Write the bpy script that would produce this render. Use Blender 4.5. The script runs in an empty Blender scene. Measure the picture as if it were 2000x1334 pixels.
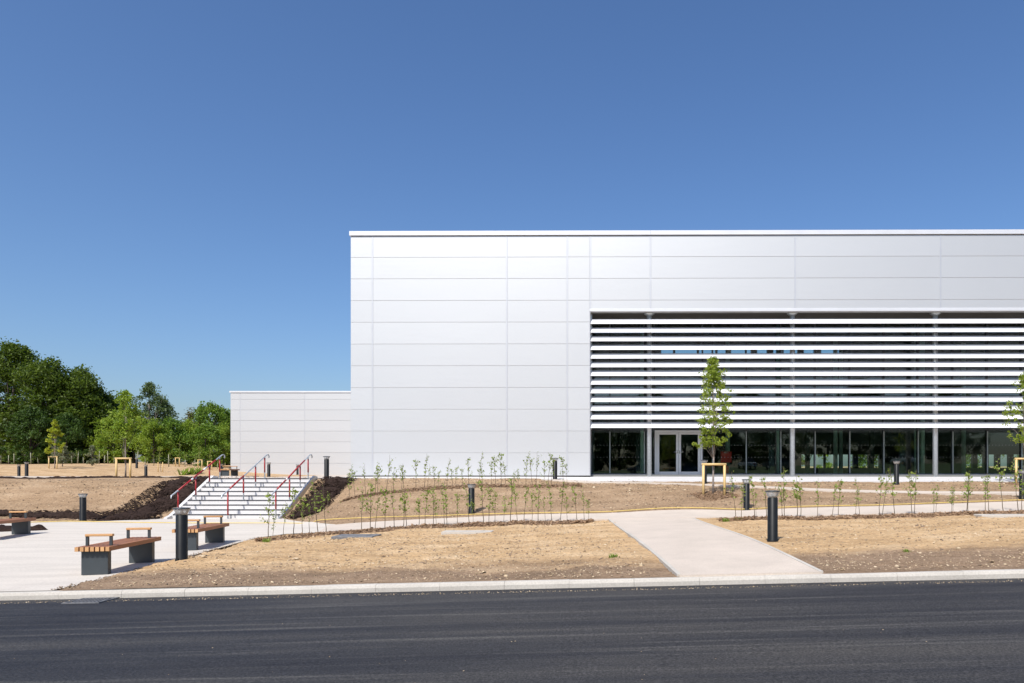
import bpy, math, random
import numpy as np
from mathutils import Vector, Matrix
random.seed(7); RNG = np.random.default_rng(11)
S = bpy.context.scene
C = S.collection

# ------------------------------------------------------------------ camera, sky, sun
EYE = 1.6
F = 1389.0; X0 = 1200.0; Y0 = 924.0          # focal length and principal point in photo pixels (2000 x 1334)
cam = bpy.data.cameras.new('camera'); camo = bpy.data.objects.new('camera', cam); C.objects.link(camo)
camo.location = (0, 0, EYE); camo.rotation_euler = (math.pi/2, 0, 0)
cam.sensor_width = 36; cam.lens = 36*F/2000
cam.shift_x = (1000-X0)/2000; cam.shift_y = (Y0-667)/2000
cam.clip_start = .1; cam.clip_end = 3000
S.camera = camo

SUN = Vector((-.28, -.76, 1.0)).normalized()      # direction towards the sun
w = bpy.data.worlds.new('World'); S.world = w; w.use_nodes = True
nt = w.node_tree; bg = nt.nodes['Background']
sky = nt.nodes.new('ShaderNodeTexSky'); sky.sky_type = 'NISHITA'; sky.sun_disc = False
sky.sun_elevation = math.asin(SUN.z); sky.sun_rotation = math.atan2(SUN.x, SUN.y)
sky.altitude = 0; sky.air_density = 1.0; sky.dust_density = 1.9; sky.ozone_density = 5.2
hs = nt.nodes.new('ShaderNodeHueSaturation'); hs.inputs['Saturation'].default_value = 1.12; hs.inputs['Hue'].default_value = .504
nt.links.new(sky.outputs[0], hs.inputs['Color']); nt.links.new(hs.outputs[0], bg.inputs[0]); bg.inputs[1].default_value = .115
sl = bpy.data.lights.new('sun', 'SUN'); sl.energy = 4.0; sl.angle = math.radians(.5); sl.color = (1, .965, .91)
so = bpy.data.objects.new('sun', sl); C.objects.link(so)
so.rotation_euler = (-SUN).to_track_quat('-Z', 'Y').to_euler()
S.view_settings.view_transform = 'Standard'; S.view_settings.look = 'None'
S.view_settings.gamma = 1; S.view_settings.exposure = 0.40; S.view_settings.use_curve_mapping = False

# ------------------------------------------------------------------ helpers
def W(px, py, D):                                  # a photo pixel at distance D -> the world
    return ((px-X0)*D/F, D, EYE-(py-Y0)*D/F)
def PZ(px, py, z=-1.69):                           # a photo pixel on a level z below the eye -> plan position
    D = -F*z/(py-Y0); return ((px-X0)*D/F, D)

def tag(o, label=None, cat=None, group=None, kind=None):
    if label: o['label'] = label
    if cat: o['category'] = cat
    if group: o['group'] = group
    if kind: o['kind'] = kind
    return o
def empty(name, loc=(0, 0, 0), rz=0):
    o = bpy.data.objects.new(name, None); C.objects.link(o); o.location = loc; o.rotation_euler = (0, 0, rz)
    o.empty_display_size = .3; return o
def link(name, me, parent=None, loc=None):
    o = bpy.data.objects.new(name, me); C.objects.link(o)
    if parent: o.parent = parent
    if loc: o.location = loc
    return o
def copy_tree(o, parent=None):
    c = o.copy(); C.objects.link(c); c.parent = parent
    for ch in list(o.children): copy_tree(ch, c)
    return c

class MB:
    def __init__(s): s.v = []; s.f = []; s.sm = []
    def add(s, vs, fs, sm=False):
        b = len(s.v); s.v += [tuple(v) for v in vs]; s.f += [tuple(i+b for i in f) for f in fs]; s.sm += [sm]*len(fs); return s
    def box(s, x0, y0, z0, x1, y1, z1, rz=0, c=None):
        vs = [(x, y, z) for z in (z0, z1) for (x, y) in ((x0, y0), (x1, y0), (x1, y1), (x0, y1))]
        if rz:
            cx, cy = c or ((x0+x1)/2, (y0+y1)/2); a, b = math.cos(rz), math.sin(rz)
            vs = [(cx+(x-cx)*a-(y-cy)*b, cy+(x-cx)*b+(y-cy)*a, z) for x, y, z in vs]
        return s.add(vs, [(3, 2, 1, 0), (4, 5, 6, 7), (0, 1, 5, 4), (1, 2, 6, 5), (2, 3, 7, 6), (3, 0, 4, 7)])
    def prism(s, poly, axis, a0, a1):              # poly of 2D points extruded along an axis
        n = len(poly)
        def p(q, a): return {'x': (a, q[0], q[1]), 'y': (q[0], a, q[1]), 'z': (q[0], q[1], a)}[axis]
        vs = [p(q, a0) for q in poly]+[p(q, a1) for q in poly]
        fs = [tuple(range(n-1, -1, -1)), tuple(range(n, 2*n))]+[(i, (i+1) % n, n+(i+1) % n, n+i) for i in range(n)]
        return s.add(vs, fs)
    def lathe(s, prof, cx=0, cy=0, n=20, sm=True):  # prof: (r, z) from bottom to top
        vs = []; fs = []
        for r, z in prof:
            for k in range(n):
                a = 2*math.pi*k/n; vs.append((cx+r*math.cos(a), cy+r*math.sin(a), z))
        for j in range(len(prof)-1):
            for k in range(n): fs.append((j*n+k, j*n+(k+1) % n, (j+1)*n+(k+1) % n, (j+1)*n+k))
        s.add(vs, fs, sm)
        b = len(s.v)-len(vs)
        s.f += [tuple(b+k for k in range(n-1, -1, -1)), tuple(b+(len(prof)-1)*n+k for k in range(n))]; s.sm += [False, False]
        return s
    def tube(s, pts, rs, n=6):
        pts = [Vector(p) for p in pts]
        if not hasattr(rs, '__len__'): rs = [rs]*len(pts)
        vs = []; fs = []; m = len(pts)
        ref = Vector((.31, .95, .1))
        for i, p in enumerate(pts):
            t = (pts[min(i+1, m-1)]-pts[max(i-1, 0)]).normalized()
            u = t.cross(ref)
            if u.length < .1: u = t.cross(Vector((1, 0, 0)))
            u.normalize(); v = t.cross(u)
            for k in range(n):
                a = 2*math.pi*k/n; vs.append(p+(u*math.cos(a)+v*math.sin(a))*rs[i])
        for i in range(m-1):
            for k in range(n): fs.append((i*n+k, i*n+(k+1) % n, (i+1)*n+(k+1) % n, (i+1)*n+k))
        fs += [tuple(range(n-1, -1, -1)), tuple((m-1)*n+k for k in range(n))]
        return s.add(vs, fs, True)
    def mesh(s, name, mat=None, bevel=0):
        me = bpy.data.meshes.new(name); me.from_pydata(s.v, [], s.f)
        me.polygons.foreach_set('use_smooth', s.sm)
        if mat: me.materials.append(mat)
        if bevel:
            import bmesh
            bm = bmesh.new(); bm.from_mesh(me)
            ed = [e for e in bm.edges if len(e.link_faces) == 2 and e.calc_face_angle(0) > .6]
            bmesh.ops.bevel(bm, geom=ed, offset=bevel, segments=1, affect='EDGES')
            bm.to_mesh(me); bm.free()
        me.update(); return me
    def build(s, name, mat, parent=None, bevel=0, loc=None):
        return link(name, s.mesh(name, mat, bevel), parent, loc)

def quads_mesh(name, V, mat, smooth=False):        # V: (n, 4, 3) array -> n separate quads
    n = len(V); me = bpy.data.meshes.new(name)
    me.vertices.add(4*n); me.vertices.foreach_set('co', V.reshape(-1).astype(np.float32))
    me.loops.add(4*n); me.loops.foreach_set('vertex_index', np.arange(4*n, dtype=np.int32))
    me.polygons.add(n); me.polygons.foreach_set('loop_start', np.arange(0, 4*n, 4, dtype=np.int32))
    me.update(calc_edges=True); me.materials.append(mat); return me
def solids_mesh(name, P, base, faces, mat):        # P: (n, k, 3) copies of a small solid
    n, k = P.shape[:2]; me = bpy.data.meshes.new(name)
    fl = [len(f) for f in faces]; idx = np.array([i for f in faces for i in f]); L = len(idx)
    me.vertices.add(n*k); me.vertices.foreach_set('co', P.reshape(-1).astype(np.float32))
    li = (np.arange(n)[:, None]*k+idx[None]).reshape(-1).astype(np.int32)
    me.loops.add(n*L); me.loops.foreach_set('vertex_index', li)
    st = np.concatenate([[0], np.cumsum(fl)[:-1]])
    me.polygons.add(n*len(fl)); me.polygons.foreach_set('loop_start', (np.arange(n)[:, None]*L+st[None]).reshape(-1).astype(np.int32))
    me.update(calc_edges=True); me.materials.append(mat); return me
def grid_mesh(name, X, Y, Z, mat, keep=None, smooth=True):
    ny, nx = X.shape; me = bpy.data.meshes.new(name)
    V = np.stack([X, Y, Z], -1).reshape(-1, 3).astype(np.float32)
    i = np.arange(ny-1)[:, None]*nx+np.arange(nx-1)[None]
    q = np.stack([i, i+1, i+nx+1, i+nx], -1).reshape(-1, 4)
    if keep is not None: q = q[keep.reshape(-1)]
    me.vertices.add(len(V)); me.vertices.foreach_set('co', V.reshape(-1))
    me.loops.add(q.size); me.loops.foreach_set('vertex_index', q.reshape(-1).astype(np.int32))
    me.polygons.add(len(q)); me.polygons.foreach_set('loop_start', np.arange(0, q.size, 4, dtype=np.int32))
    me.polygons.foreach_set('use_smooth', [smooth]*len(q))
    me.update(calc_edges=True); me.materials.append(mat); return me

def vnoise(x, y, seed=0):
    x = np.asarray(x, float); y = np.asarray(y, float)
    xi = np.floor(x).astype(np.int64); yi = np.floor(y).astype(np.int64); xf = x-xi; yf = y-yi
    def h(a, b):
        n = (a*374761393+b*668265263+seed*1442695041) & 0x7fffffff
        n = ((n ^ (n >> 13))*1274126177) & 0x7fffffff
        return ((n ^ (n >> 16)) & 0xffff)/65535.0
    u = xf*xf*(3-2*xf); v = yf*yf*(3-2*yf)
    return (h(xi, yi)*(1-u)+h(xi+1, yi)*u)*(1-v)+(h(xi, yi+1)*(1-u)+h(xi+1, yi+1)*u)*v-.5
def fbm(x, y, sc, oct=4, seed=0):
    r = 0; a = 1
    for k in range(oct): r = r+a*vnoise(np.asarray(x)*sc, np.asarray(y)*sc, seed+k); a *= .5; sc *= 2.03
    return r

# ------------------------------------------------------------------ materials
def new_mat(name):
    m = bpy.data.materials.new(name); m.use_nodes = True; nt = m.node_tree
    return m, nt, nt.nodes['Principled BSDF']
def node(nt, t, **k):
    n = nt.nodes.new(t)
    for a, b in k.items(): setattr(n, a, b)
    return n
def noise(nt, scale, detail=4, rough=.55, vec=None, stretch=None, space='pos', dist=0):
    n = node(nt, 'ShaderNodeTexNoise'); n.inputs['Scale'].default_value = scale
    n.inputs['Detail'].default_value = detail; n.inputs['Roughness'].default_value = rough; n.inputs['Distortion'].default_value = dist
    if space == 'pos': src = node(nt, 'ShaderNodeNewGeometry').outputs['Position']
    else: src = node(nt, 'ShaderNodeTexCoord').outputs['Object']
    if stretch:
        mp = node(nt, 'ShaderNodeMapping'); mp.inputs['Scale'].default_value = stretch
        nt.links.new(src, mp.inputs[0]); src = mp.outputs[0]
    nt.links.new(src, n.inputs['Vector']); return n.outputs['Fac']
def ramp(nt, fac, stops):
    r = node(nt, 'ShaderNodeValToRGB'); e = r.color_ramp.elements
    while len(e) < len(stops): e.new(.5)
    for k, (p, c) in enumerate(stops): e[k].position = p; e[k].color = (*c, 1) if len(c) == 3 else c
    nt.links.new(fac, r.inputs[0]); return r.outputs[0]
def mixc(nt, fac, a, b, bt='MIX'):
    m = node(nt, 'ShaderNodeMix', data_type='RGBA', blend_type=bt)
    for s, v in ((m.inputs[0], fac), (m.inputs[6], a), (m.inputs[7], b)):
        if isinstance(v, (int, float)): s.default_value = v
        elif isinstance(v, tuple): s.default_value = (*v, 1)
        else: nt.links.new(v, s)
    return m.outputs[2]
def math_(nt, op, a, b=None, clamp=False):
    m = node(nt, 'ShaderNodeMath', operation=op, use_clamp=clamp)
    for s, v in ((m.inputs[0], a), (m.inputs[1], b)):
        if v is None: continue
        if isinstance(v, (int, float)): s.default_value = v
        else: nt.links.new(v, s)
    return m.outputs[0]
def bump(nt, bs, h, strength=.5, dist=.02):
    b = node(nt, 'ShaderNodeBump'); b.inputs['Strength'].default_value = strength; b.inputs['Distance'].default_value = dist
    nt.links.new(h, b.inputs['Height']); nt.links.new(b.outputs[0], bs.inputs['Normal'])
def simple(name, c, rough=.6, metal=0, var=.12, scale=8, bs=0, space='obj', stretch=None, spec=None):
    m, nt, b = new_mat(name)
    n = noise(nt, scale, space=space, stretch=stretch)
    lo = tuple(x*(1-var) for x in c); hi = tuple(min(1, x*(1+var)) for x in c)
    nt.links.new(ramp(nt, n, [(.3, lo), (.7, hi)]), b.inputs['Base Color'])
    b.inputs['Roughness'].default_value = rough; b.inputs['Metallic'].default_value = metal
    if spec is not None: b.inputs['Specular IOR Level'].default_value = spec
    if bs: bump(nt, b, n, bs, .01)
    return m

# soil: dry ochre clay and greyer loam, by place (the loam lies along the kerb and behind the footpath)
def soil_mat():
    m, nt, b = new_mat('dry soil')
    sep = node(nt, 'ShaderNodeSeparateXYZ'); nt.links.new(node(nt, 'ShaderNodeNewGeometry').outputs['Position'], sep.inputs[0])
    y = sep.outputs[1]; big = noise(nt, .35, 5, .6, stretch=(.5, 1.2, 1))
    yy = math_(nt, 'ADD', y, math_(nt, 'MULTIPLY', math_(nt, 'SUBTRACT', big, .5), 5.0))
    mr = node(nt, 'ShaderNodeMapRange'); nt.links.new(yy, mr.inputs[0])
    mr.inputs[1].default_value = 10; mr.inputs[2].default_value = 70
    zone = ramp(nt, mr.outputs[0], [(.02, (0, 0, 0)), (.038, (1, 1, 1)), (.17, (1, 1, 1)), (.20, (.12, .12, .12)), (.33, (.35, .35, .35)), (.5, (.45, .45, .45)), (.72, (.8, .8, .8))])
    pat = noise(nt, 1.1, 6, .65, stretch=(.55, 1.5, 1)); fine = noise(nt, 14, 8, .7); grit = noise(nt, 34, 3, .7)
    ochre = ramp(nt, pat, [(.3, (.40, .26, .135)), (.5, (.53, .355, .19)), (.72, (.64, .47, .29))])
    loam = ramp(nt, pat, [(.3, (.20, .135, .085)), (.55, (.285, .195, .125)), (.75, (.38, .27, .175))])
    col = mixc(nt, zone, loam, ochre)
    col = mixc(nt, 1.0, col, ramp(nt, fine, [(.3, (.58, .55, .52)), (.5, (1, 1, 1)), (.7, (1.22, 1.22, 1.22))]), 'MULTIPLY')
    col = mixc(nt, ramp(nt, grit, [(.62, (0, 0, 0)), (.70, (.8, .8, .8))]), col, (.66, .53, .36))
    nt.links.new(col, b.inputs['Base Color']); b.inputs['Roughness'].default_value = .95; b.inputs['Specular IOR Level'].default_value = .15
    bump(nt, b, math_(nt, 'ADD', fine, math_(nt, 'MULTIPLY', grit, .4)), .9, .05)
    return m
def asphalt_mat():
    m, nt, b = new_mat('fresh asphalt')
    st = noise(nt, 1.0, 7, .66, stretch=(.07, 1.3, 1), dist=.6); st2 = noise(nt, 1.0, 4, .6, stretch=(.13, 6, 1), dist=.4); sp = noise(nt, 48, 2, .8); sp2 = noise(nt, 25, 4, .8, stretch=(.35, 1.2, 1))
    dry = noise(nt, .5, 5, .6, stretch=(.35, .9, 1))
    c = ramp(nt, st, [(.36, (.014, .014, .017)), (.5, (.025, .0245, .026)), (.64, (.045, .042, .039))])
    c = mixc(nt, ramp(nt, st2, [(.56, (0, 0, 0)), (.68, (.6, .6, .6))]), c, (.085, .080, .072))
    c = mixc(nt, ramp(nt, dry, [(.5, (0, 0, 0)), (.75, (.3, .3, .3))]), c, (.055, .049, .040))
    c = mixc(nt, 1.0, c, ramp(nt, sp, [(.36, (.55, .55, .55)), (.5, (1, 1, 1)), (.62, (1.7, 1.7, 1.7))]), 'MULTIPLY')
    c = mixc(nt, ramp(nt, sp2, [(.76, (0, 0, 0)), (.80, (.8, .8, .8))]), c, (.3, .28, .26))
    nt.links.new(c, b.inputs['Base Color']); b.inputs['Roughness'].default_value = .72; b.inputs['Specular IOR Level'].default_value = .3
    bump(nt, b, sp, .8, .008); return m
def concrete_mat(name, c, fine=40, st=(.6, 3, 1), var=.1, b_=.25):
    m, nt, b = new_mat(name)
    n = noise(nt, 1.2, 6, .6, stretch=st); g = noise(nt, fine, 4, .7); s_ = noise(nt, .6, 5, .7)
    col = ramp(nt, n, [(.3, tuple(x*(1-var) for x in c)), (.7, tuple(min(1, x*(1+var*.6)) for x in c))])
    col = mixc(nt, 1.0, col, ramp(nt, g, [(.25, (.8, .79, .78)), (.6, (1.03, 1.03, 1.03))]), 'MULTIPLY')
    col = mixc(nt, ramp(nt, s_, [(.58, (0, 0, 0)), (.75, (.35, .35, .35))]), col, tuple(x*.72 for x in c))
    nt.links.new(col, b.inputs['Base Color']); b.inputs['Roughness'].default_value = .88; b.inputs['Specular IOR Level'].default_value = .2
    bump(nt, b, g, b_, .01); return m
def panel_mat():
    m, nt, b = new_mat('silver white cladding')
    n = noise(nt, .5, 3, .5, space='pos', stretch=(1, 1, 1))
    ri = node(nt, 'ShaderNodeObjectInfo').outputs['Random']
    v = math_(nt, 'ADD', math_(nt, 'MULTIPLY', ri, .09), math_(nt, 'MULTIPLY', n, .06))
    col = mixc(nt, v, (.575, .58, .58), (.36, .36, .36))
    nt.links.new(col, b.inputs['Base Color']); b.inputs['Metallic'].default_value = .60; b.inputs['Roughness'].default_value = .54
    bump(nt, b, noise(nt, 2.2, 3, .5, stretch=(.35, 1, 2.5)), .07, .02); return m
def leaf_mat(name, a, b_, tr=.35):
    m, nt, p = new_mat(name)
    g = node(nt, 'ShaderNodeNewGeometry'); r = g.outputs['Random Per Island']
    n = noise(nt, .7, 3, space='pos')
    f = math_(nt, 'ADD', math_(nt, 'MULTIPLY', r, .6), math_(nt, 'MULTIPLY', n, .5))
    col = ramp(nt, f, [(.2, a), (.8, b_)])
    nt.links.new(col, p.inputs['Base Color']); p.inputs['Roughness'].default_value = .5; p.inputs['Specular IOR Level'].default_value = .25
    t = node(nt, 'ShaderNodeBsdfTranslucent'); nt.links.new(mixc(nt, .5, col, (b_[0]*1.3, b_[1]*1.5, b_[2]*.6)), t.inputs[0])
    mx = node(nt, 'ShaderNodeMixShader'); mx.inputs[0].default_value = tr
    nt.links.new(p.outputs[0], mx.inputs[1]); nt.links.new(t.outputs[0], mx.inputs[2])
    nt.links.new(mx.outputs[0], nt.nodes['Material Output'].inputs[0]); return m
def glass_mat(name, tint, k=1.0):
    m, nt, p = new_mat(name); nt.nodes.remove(p)
    t = node(nt, 'ShaderNodeBsdfTransparent'); t.inputs[0].default_value = (*tint, 1)
    g = node(nt, 'ShaderNodeBsdfGlossy'); g.inputs['Roughness'].default_value = .0; g.inputs[0].default_value = (1, 1, 1, 1)
    fr = node(nt, 'ShaderNodeFresnel'); fr.inputs[0].default_value = 1.5
    mx = node(nt, 'ShaderNodeMixShader'); nt.links.new(math_(nt, 'MULTIPLY', fr.outputs[0], k, True), mx.inputs[0])
    nt.links.new(t.outputs[0], mx.inputs[1]); nt.links.new(g.outputs[0], mx.inputs[2])
    nt.links.new(mx.outputs[0], nt.nodes['Material Output'].inputs[0]); return m
def lens_mat():
    m = glass_mat('whitened lamp lens', (.9, .92, .92), 1.4); nt = m.node_tree; out = nt.nodes['Material Output']; src = out.inputs[0].links[0].from_socket
    d = node(nt, 'ShaderNodeBsdfDiffuse'); d.inputs[0].default_value = (.7, .72, .73, 1); mx = node(nt, 'ShaderNodeMixShader'); mx.inputs[0].default_value = .42  # white mixed into the clear lens to stand for its brightness
    nt.links.new(src, mx.inputs[1]); nt.links.new(d.outputs[0], mx.inputs[2]); nt.links.new(mx.outputs[0], out.inputs[0]); return m
def wood_mat(name, a, b_):
    m, nt, p = new_mat(name)
    n = noise(nt, 6, 6, .6, space='obj', stretch=(14, .8, 14)); r = node(nt, 'ShaderNodeObjectInfo').outputs['Random']
    f = math_(nt, 'ADD', math_(nt, 'MULTIPLY', n, .7), math_(nt, 'MULTIPLY', r, .3))
    nt.links.new(ramp(nt, f, [(.25, a), (.75, b_)]), p.inputs['Base Color']); p.inputs['Roughness'].default_value = .55
    bump(nt, p, n, .3, .004); return m

M = dict(
    soil=soil_mat(), asphalt=asphalt_mat(),
    plaza=concrete_mat('pale concrete paving', (.57, .52, .455), 30, (.35, 2.2, 1), .11),
    path=concrete_mat('resin gravel path', (.55, .475, .40), 55, (1, 1, 1), .10, .5),
    kerb=concrete_mat('kerb concrete', (.50, .465, .41), 40, (1, 1, 3), .12),
    stair=concrete_mat('stair concrete', (.60, .585, .57), 40, (.6, 1, 2), .06),
    compost=simple('dark compost', (.030, .019, .015), .95, var=.5, scale=14, bs=.9, space='pos', spec=.1),
    chip=leaf_mat('bark chip', (.09, .048, .026), (.34, .22, .13), .0),
    stone=leaf_mat('loose stone', (.34, .24, .13), (.62, .49, .33), .0),
    clod=leaf_mat('soil clod', (.12, .085, .06), (.30, .21, .13), .0),
    panel=panel_mat(),
    strip=simple('joint cover strip', (.54, .545, .56), .5, .6, .03, 2),
    cap=simple('parapet capping', (.66, .665, .68), .45, .3, .04, 1),
    backing=simple('shadow gap', (.42, .43, .45), .8, 0, .1, 2),
    plinth=simple('black plinth', (.012, .012, .013), .8),
    soffit=simple('dark soffit', (.10, .095, .088), .8, 0, .1, 1),
    blade=simple('white louvre paint', (.70, .70, .71), .5, 0, .03, 1),
    galv=simple('galvanised steel', (.50, .53, .55), .42, .6, .14, 30),
    mull=simple('dark mullion', (.06, .065, .07), .45, .3, .1, 3),
    mull_lit=simple('mullion cap', (.30, .34, .33), .4, .5, .1, 3),
    sill=simple('grey sill flashing', (.25, .275, .32), .5, .2, .05, 2),
    doorframe=simple('silver grey door frame', (.66, .66, .66), .4, .3, .04, 2),
    steel=simple('brushed steel', (.6, .6, .6), .25, .9, .05, 10),
    glass=glass_mat('tinted glazing', (.74, .84, .79), 1.1),
    glassup=glass_mat('coated upper glazing', (.72, .82, .82), 2.2),
    lens=lens_mat(),
    inner=simple('dim interior finish', (.16, .165, .17), .9, 0, .1, .5),
    innerfl=simple('interior floor', (.16, .16, .15), .6, 0, .15, .5),
    innercol=simple('pale interior column', (.72, .82, .74), .6, 0, .06, 2),
    red=simple('red paint', (.80, .03, .02), .5, 0, .2, 6),
    redtape=simple('red protective wrap', (.33, .012, .016), .45, 0, .3, 9),
    whitetape=simple('white protective wrap', (.72, .70, .68), .5, 0, .1, 9),
    black=simple('black bollard paint', (.010, .0105, .010), .4, 0, .3, 5, spec=.3),
    anth=simple('anthracite steel', (.055, .065, .072), .4, .2, .1, 4),
    nosing=simple('dark nosing strip', (.055, .055, .06), .7),
    wood=wood_mat('oiled hardwood', (.20, .075, .035), (.42, .18, .08)),
    woodend=wood_mat('fresh hardwood', (.42, .22, .09), (.66, .38, .17)),
    stake=wood_mat('peeled pine', (.50, .33, .12), (.66, .48, .22)),
    bark=simple('grey bark', (.26, .22, .19), .9, 0, .45, 12, .6),
    darkbark=simple('dark bark', (.07, .055, .045), .95, 0, .4, 6, .6),
    whip=simple('thin brown stem', (.13, .10, .06), .8, 0, .3, 12),
    galvold=simple('weathered cane', (.34, .33, .24), .9, 0, .3, 8),
    hose=simple('yellow hose', (.66, .48, .13), .6, 0, .1, 4),
    iron=simple('cast iron', (.17, .17, .175), .7, .3, .3, 20),
    leaf_oak=leaf_mat('oak leaf', (.018, .040, .006), (.12, .17, .02), .35),
    leaf_dark=leaf_mat('dark leaf', (.018, .040, .010), (.075, .13, .022), .3),
    leaf_lime=leaf_mat('light leaf', (.10, .18, .018), (.30, .38, .05), .4),
    leaf_mid=leaf_mat('mid green leaf', (.055, .12, .016), (.18, .27, .035), .35),
    leaf_birch=leaf_mat('birch leaf', (.055, .09, .032), (.15, .20, .075), .35),
    leaf_yel=leaf_mat('yellow green leaf', (.22, .28, .02), (.46, .48, .06), .4),
    leaf_whip=leaf_mat('sapling leaf', (.12, .18, .03), (.30, .37, .09), .4),
    leaf_young=leaf_mat('young tree leaf', (.10, .16, .018), (.36, .42, .07), .45),
    leaf_grey=leaf_mat('silvery leaf', (.12, .14, .08), (.28, .30, .19), .3),
    leaf_brown=leaf_mat('bronze leaf', (.10, .085, .025), (.18, .16, .05), .3),
    grass=simple('rough grass', (.075, .12, .03), .9, 0, .4, 3, .6, 'pos'),
    tyre=simple('tyre rubber', (.02, .02, .02), .8),
    chrome=simple('alloy', (.5, .5, .5), .3, .8),
    carglass=simple('car glass', (.02, .025, .03), .08),
    bluecar=simple('blue car paint', (.03, .07, .20), .2, .3), whitecar=simple('white car paint', (.75, .76, .78), .25), greycar=simple('grey car paint', (.16, .17, .18), .25, .4),
    lampred=simple('red lamp glass', (.4, .01, .01), .2), lampw=simple('clear lamp glass', (.8, .8, .8), .1),
    ink=simple('white print', (.32, .32, .31), .6),
)

# ------------------------------------------------------------------ terrain heights (relative to the eye)
KX0, KY0, KX1, KY1 = -8.86, 10.2, 5.67, 9.85
KS = (KY1-KY0)/(KX1-KX0)
def kerb_y(x): return KY0+KS*(x-KX0)
def zroad(x): return -1.83+.0258*(np.clip(x, -40, 40)-KX0)
KH = .105
def zk(x): return zroad(x)+KH
ctl = []
def cp(px, py, D): x, y, z = W(px, py, D); ctl.append((x, y, z-EYE))
def cz(x, y, z): ctl.append((x, y, z))
for x in (-60, -40, -25, -17, -12, -8, -4, 0, 4, 8, 12, 20, 35): cz(x, kerb_y(x)+.1, float(zk(x)))
def zplaza(x, y):
    return -1.71+.004*(y-10)+.0258*(np.clip(x, -40, 0)+8.5)*np.clip(1-(y-10.3)/9, 0, 1)
for x in (-60, -40, -28, -22, -18, -14, -10.5):
    for y in (13, 17, 21, 24): 
        if not (x > -12 and y < 14): cz(x, y, float(zplaza(x, y)))
for q in ((130, 1146), (213, 1127), (262, 1114), (330, 1096), (400, 1078), (455, 1064), (505, 1051)):
    D_ = 1389*1.70/(q[1]-924); cz((q[0]-1200)*D_/1389, D_, -1.70)
cp(355, 1093, 13.1); cz(-4.8, 13.4, -1.56); cz(-2, 14, -1.47); cp(1509, 1056, 13.6); cz(6.6, 13.4, -1.2); cz(11, 14, -1.05)
for a in ((660, 1039, 19.3), (800, 1030, 20.4), (921, 1022, 21), (1190, 1016, 20.3), (1450, 1012, 20), (1700, 1006, 20), (2000, 999, 20), (2400, 992, 20)): cp(*a)
for a in ((690, 1015, 22.9), (800, 1010, 22.9), (921, 1006, 22.9), (1190, 1001, 22.5), (1450, 998, 21.9), (1700, 990, 22.2), (2000, 980, 22.5), (2400, 972, 22.5)): cp(*a)
for a in ((668, 981, 25), (700, 973, 25.5), (800, 957, 26.5), (921, 950, 27), (1130, 950, 26.5), (1160, 972, 24.6), (1393, 966, 24), (1393, 950, 27), (1560, 953, 27), (1600, 975, 23.8),
          (2000, 965, 24.5), (1700, 945, 29), (2000, 945, 29), (2400, 945, 29), (690, 938, 29), (640, 936, 29.5), (760, 940, 29.5), (950, 941, 29.5), (1150, 944, 29.5)): cp(*a)
for x in (0, 4, 8, 13, 18, 24, 30): cz(x, 30.2, -.38); cz(x, 34, -.14); cz(x, 45, -.14)
for x in (-12, -8, -4): cz(x, 31.6, -.21); cz(x, 34, -.2); cz(x, 45, -.2)
cp(590, 1012, 25.3); cp(650, 990, 25.9); cp(615, 935, 28.6); cp(553, 1014, 25.5); cz(-11.6, 27, -.95)
for px in (-900, -400, 0, 160, 300): cp(px, 1016, 25.0); cp(px, 985, 27.0); cp(px, 938, 30.0)
cp(400, 935, 29); cp(330, 985, 27.0)
for x in (-60, -42, -30, -26, -22, -19): cz(x, 31.2, -.31); cz(x, 34, -.30)
for x in (-17, -14): cz(x, 31, -.22); cz(x, 34, -.23)
cz(-16, 38, -.24); cz(-20, 40, -.25); cz(-20, 47, -.25); cz(-15, 42, -.24); cz(-15, 55, -.22); cz(-24, 52, -.25); cz(-40, 48, -.26); cz(-32, 46, -.27); cz(-8, 38, -.2)
for a in ((37, 930, 55), (285, 932, 58), (245, 933, 37), (0, 934, 37), (-400, 934, 37), (525, 932, 51), (581, 929, 70), (430, 931.5, 44.5), (108, 915, 60), (0, 913, 62), (-300, 911, 62), (315, 921, 64),
          (0, 907, 76), (200, 905, 76), (300, 905, 76), (-300, 905, 76), (425, 920, 64), (400, 908, 84), (0, 900, 110), (300, 902, 110), (-500, 900, 110), (700, 928, 66), (640, 931, 45)): cp(*a)
for x in (-12, 6, 25, 50): cz(x, 62, .1); cz(x, 90, .6)
cz(50, 30, -.3); cz(50, 22, -.8); cz(50, 14, -1); cz(45, 45, 0); cz(-90, 45, -.2); cz(-110, 22, -1.65)
ctl = np.array(ctl)
def _phi(r2): return .5*r2*np.log(r2+1e-9)
_n = len(ctl); P_ = ctl[:, :2]/10
A_ = np.zeros((_n+3, _n+3)); d2 = ((P_[:, None]-P_[None])**2).sum(-1)
A_[:_n, :_n] = _phi(d2)+np.eye(_n)*2e-4; A_[:_n, _n] = 1; A_[:_n, _n+1:] = P_; A_[_n, :_n] = 1; A_[_n+1:, :_n] = P_.T
cf = np.linalg.solve(A_, np.concatenate([ctl[:, 2], [0, 0, 0]]))
def poly_in(x, y, poly):
    ins = np.zeros(np.shape(x), bool); n = len(poly)
    for i in range(n):
        x1, y1 = poly[i]; x2, y2 = poly[(i+1) % n]
        c = ((y1 > y) != (y2 > y)) & (x < (x2-x1)*(y-y1)/((y2-y1) or 1e-9)+x1); ins ^= c
    return ins
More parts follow.
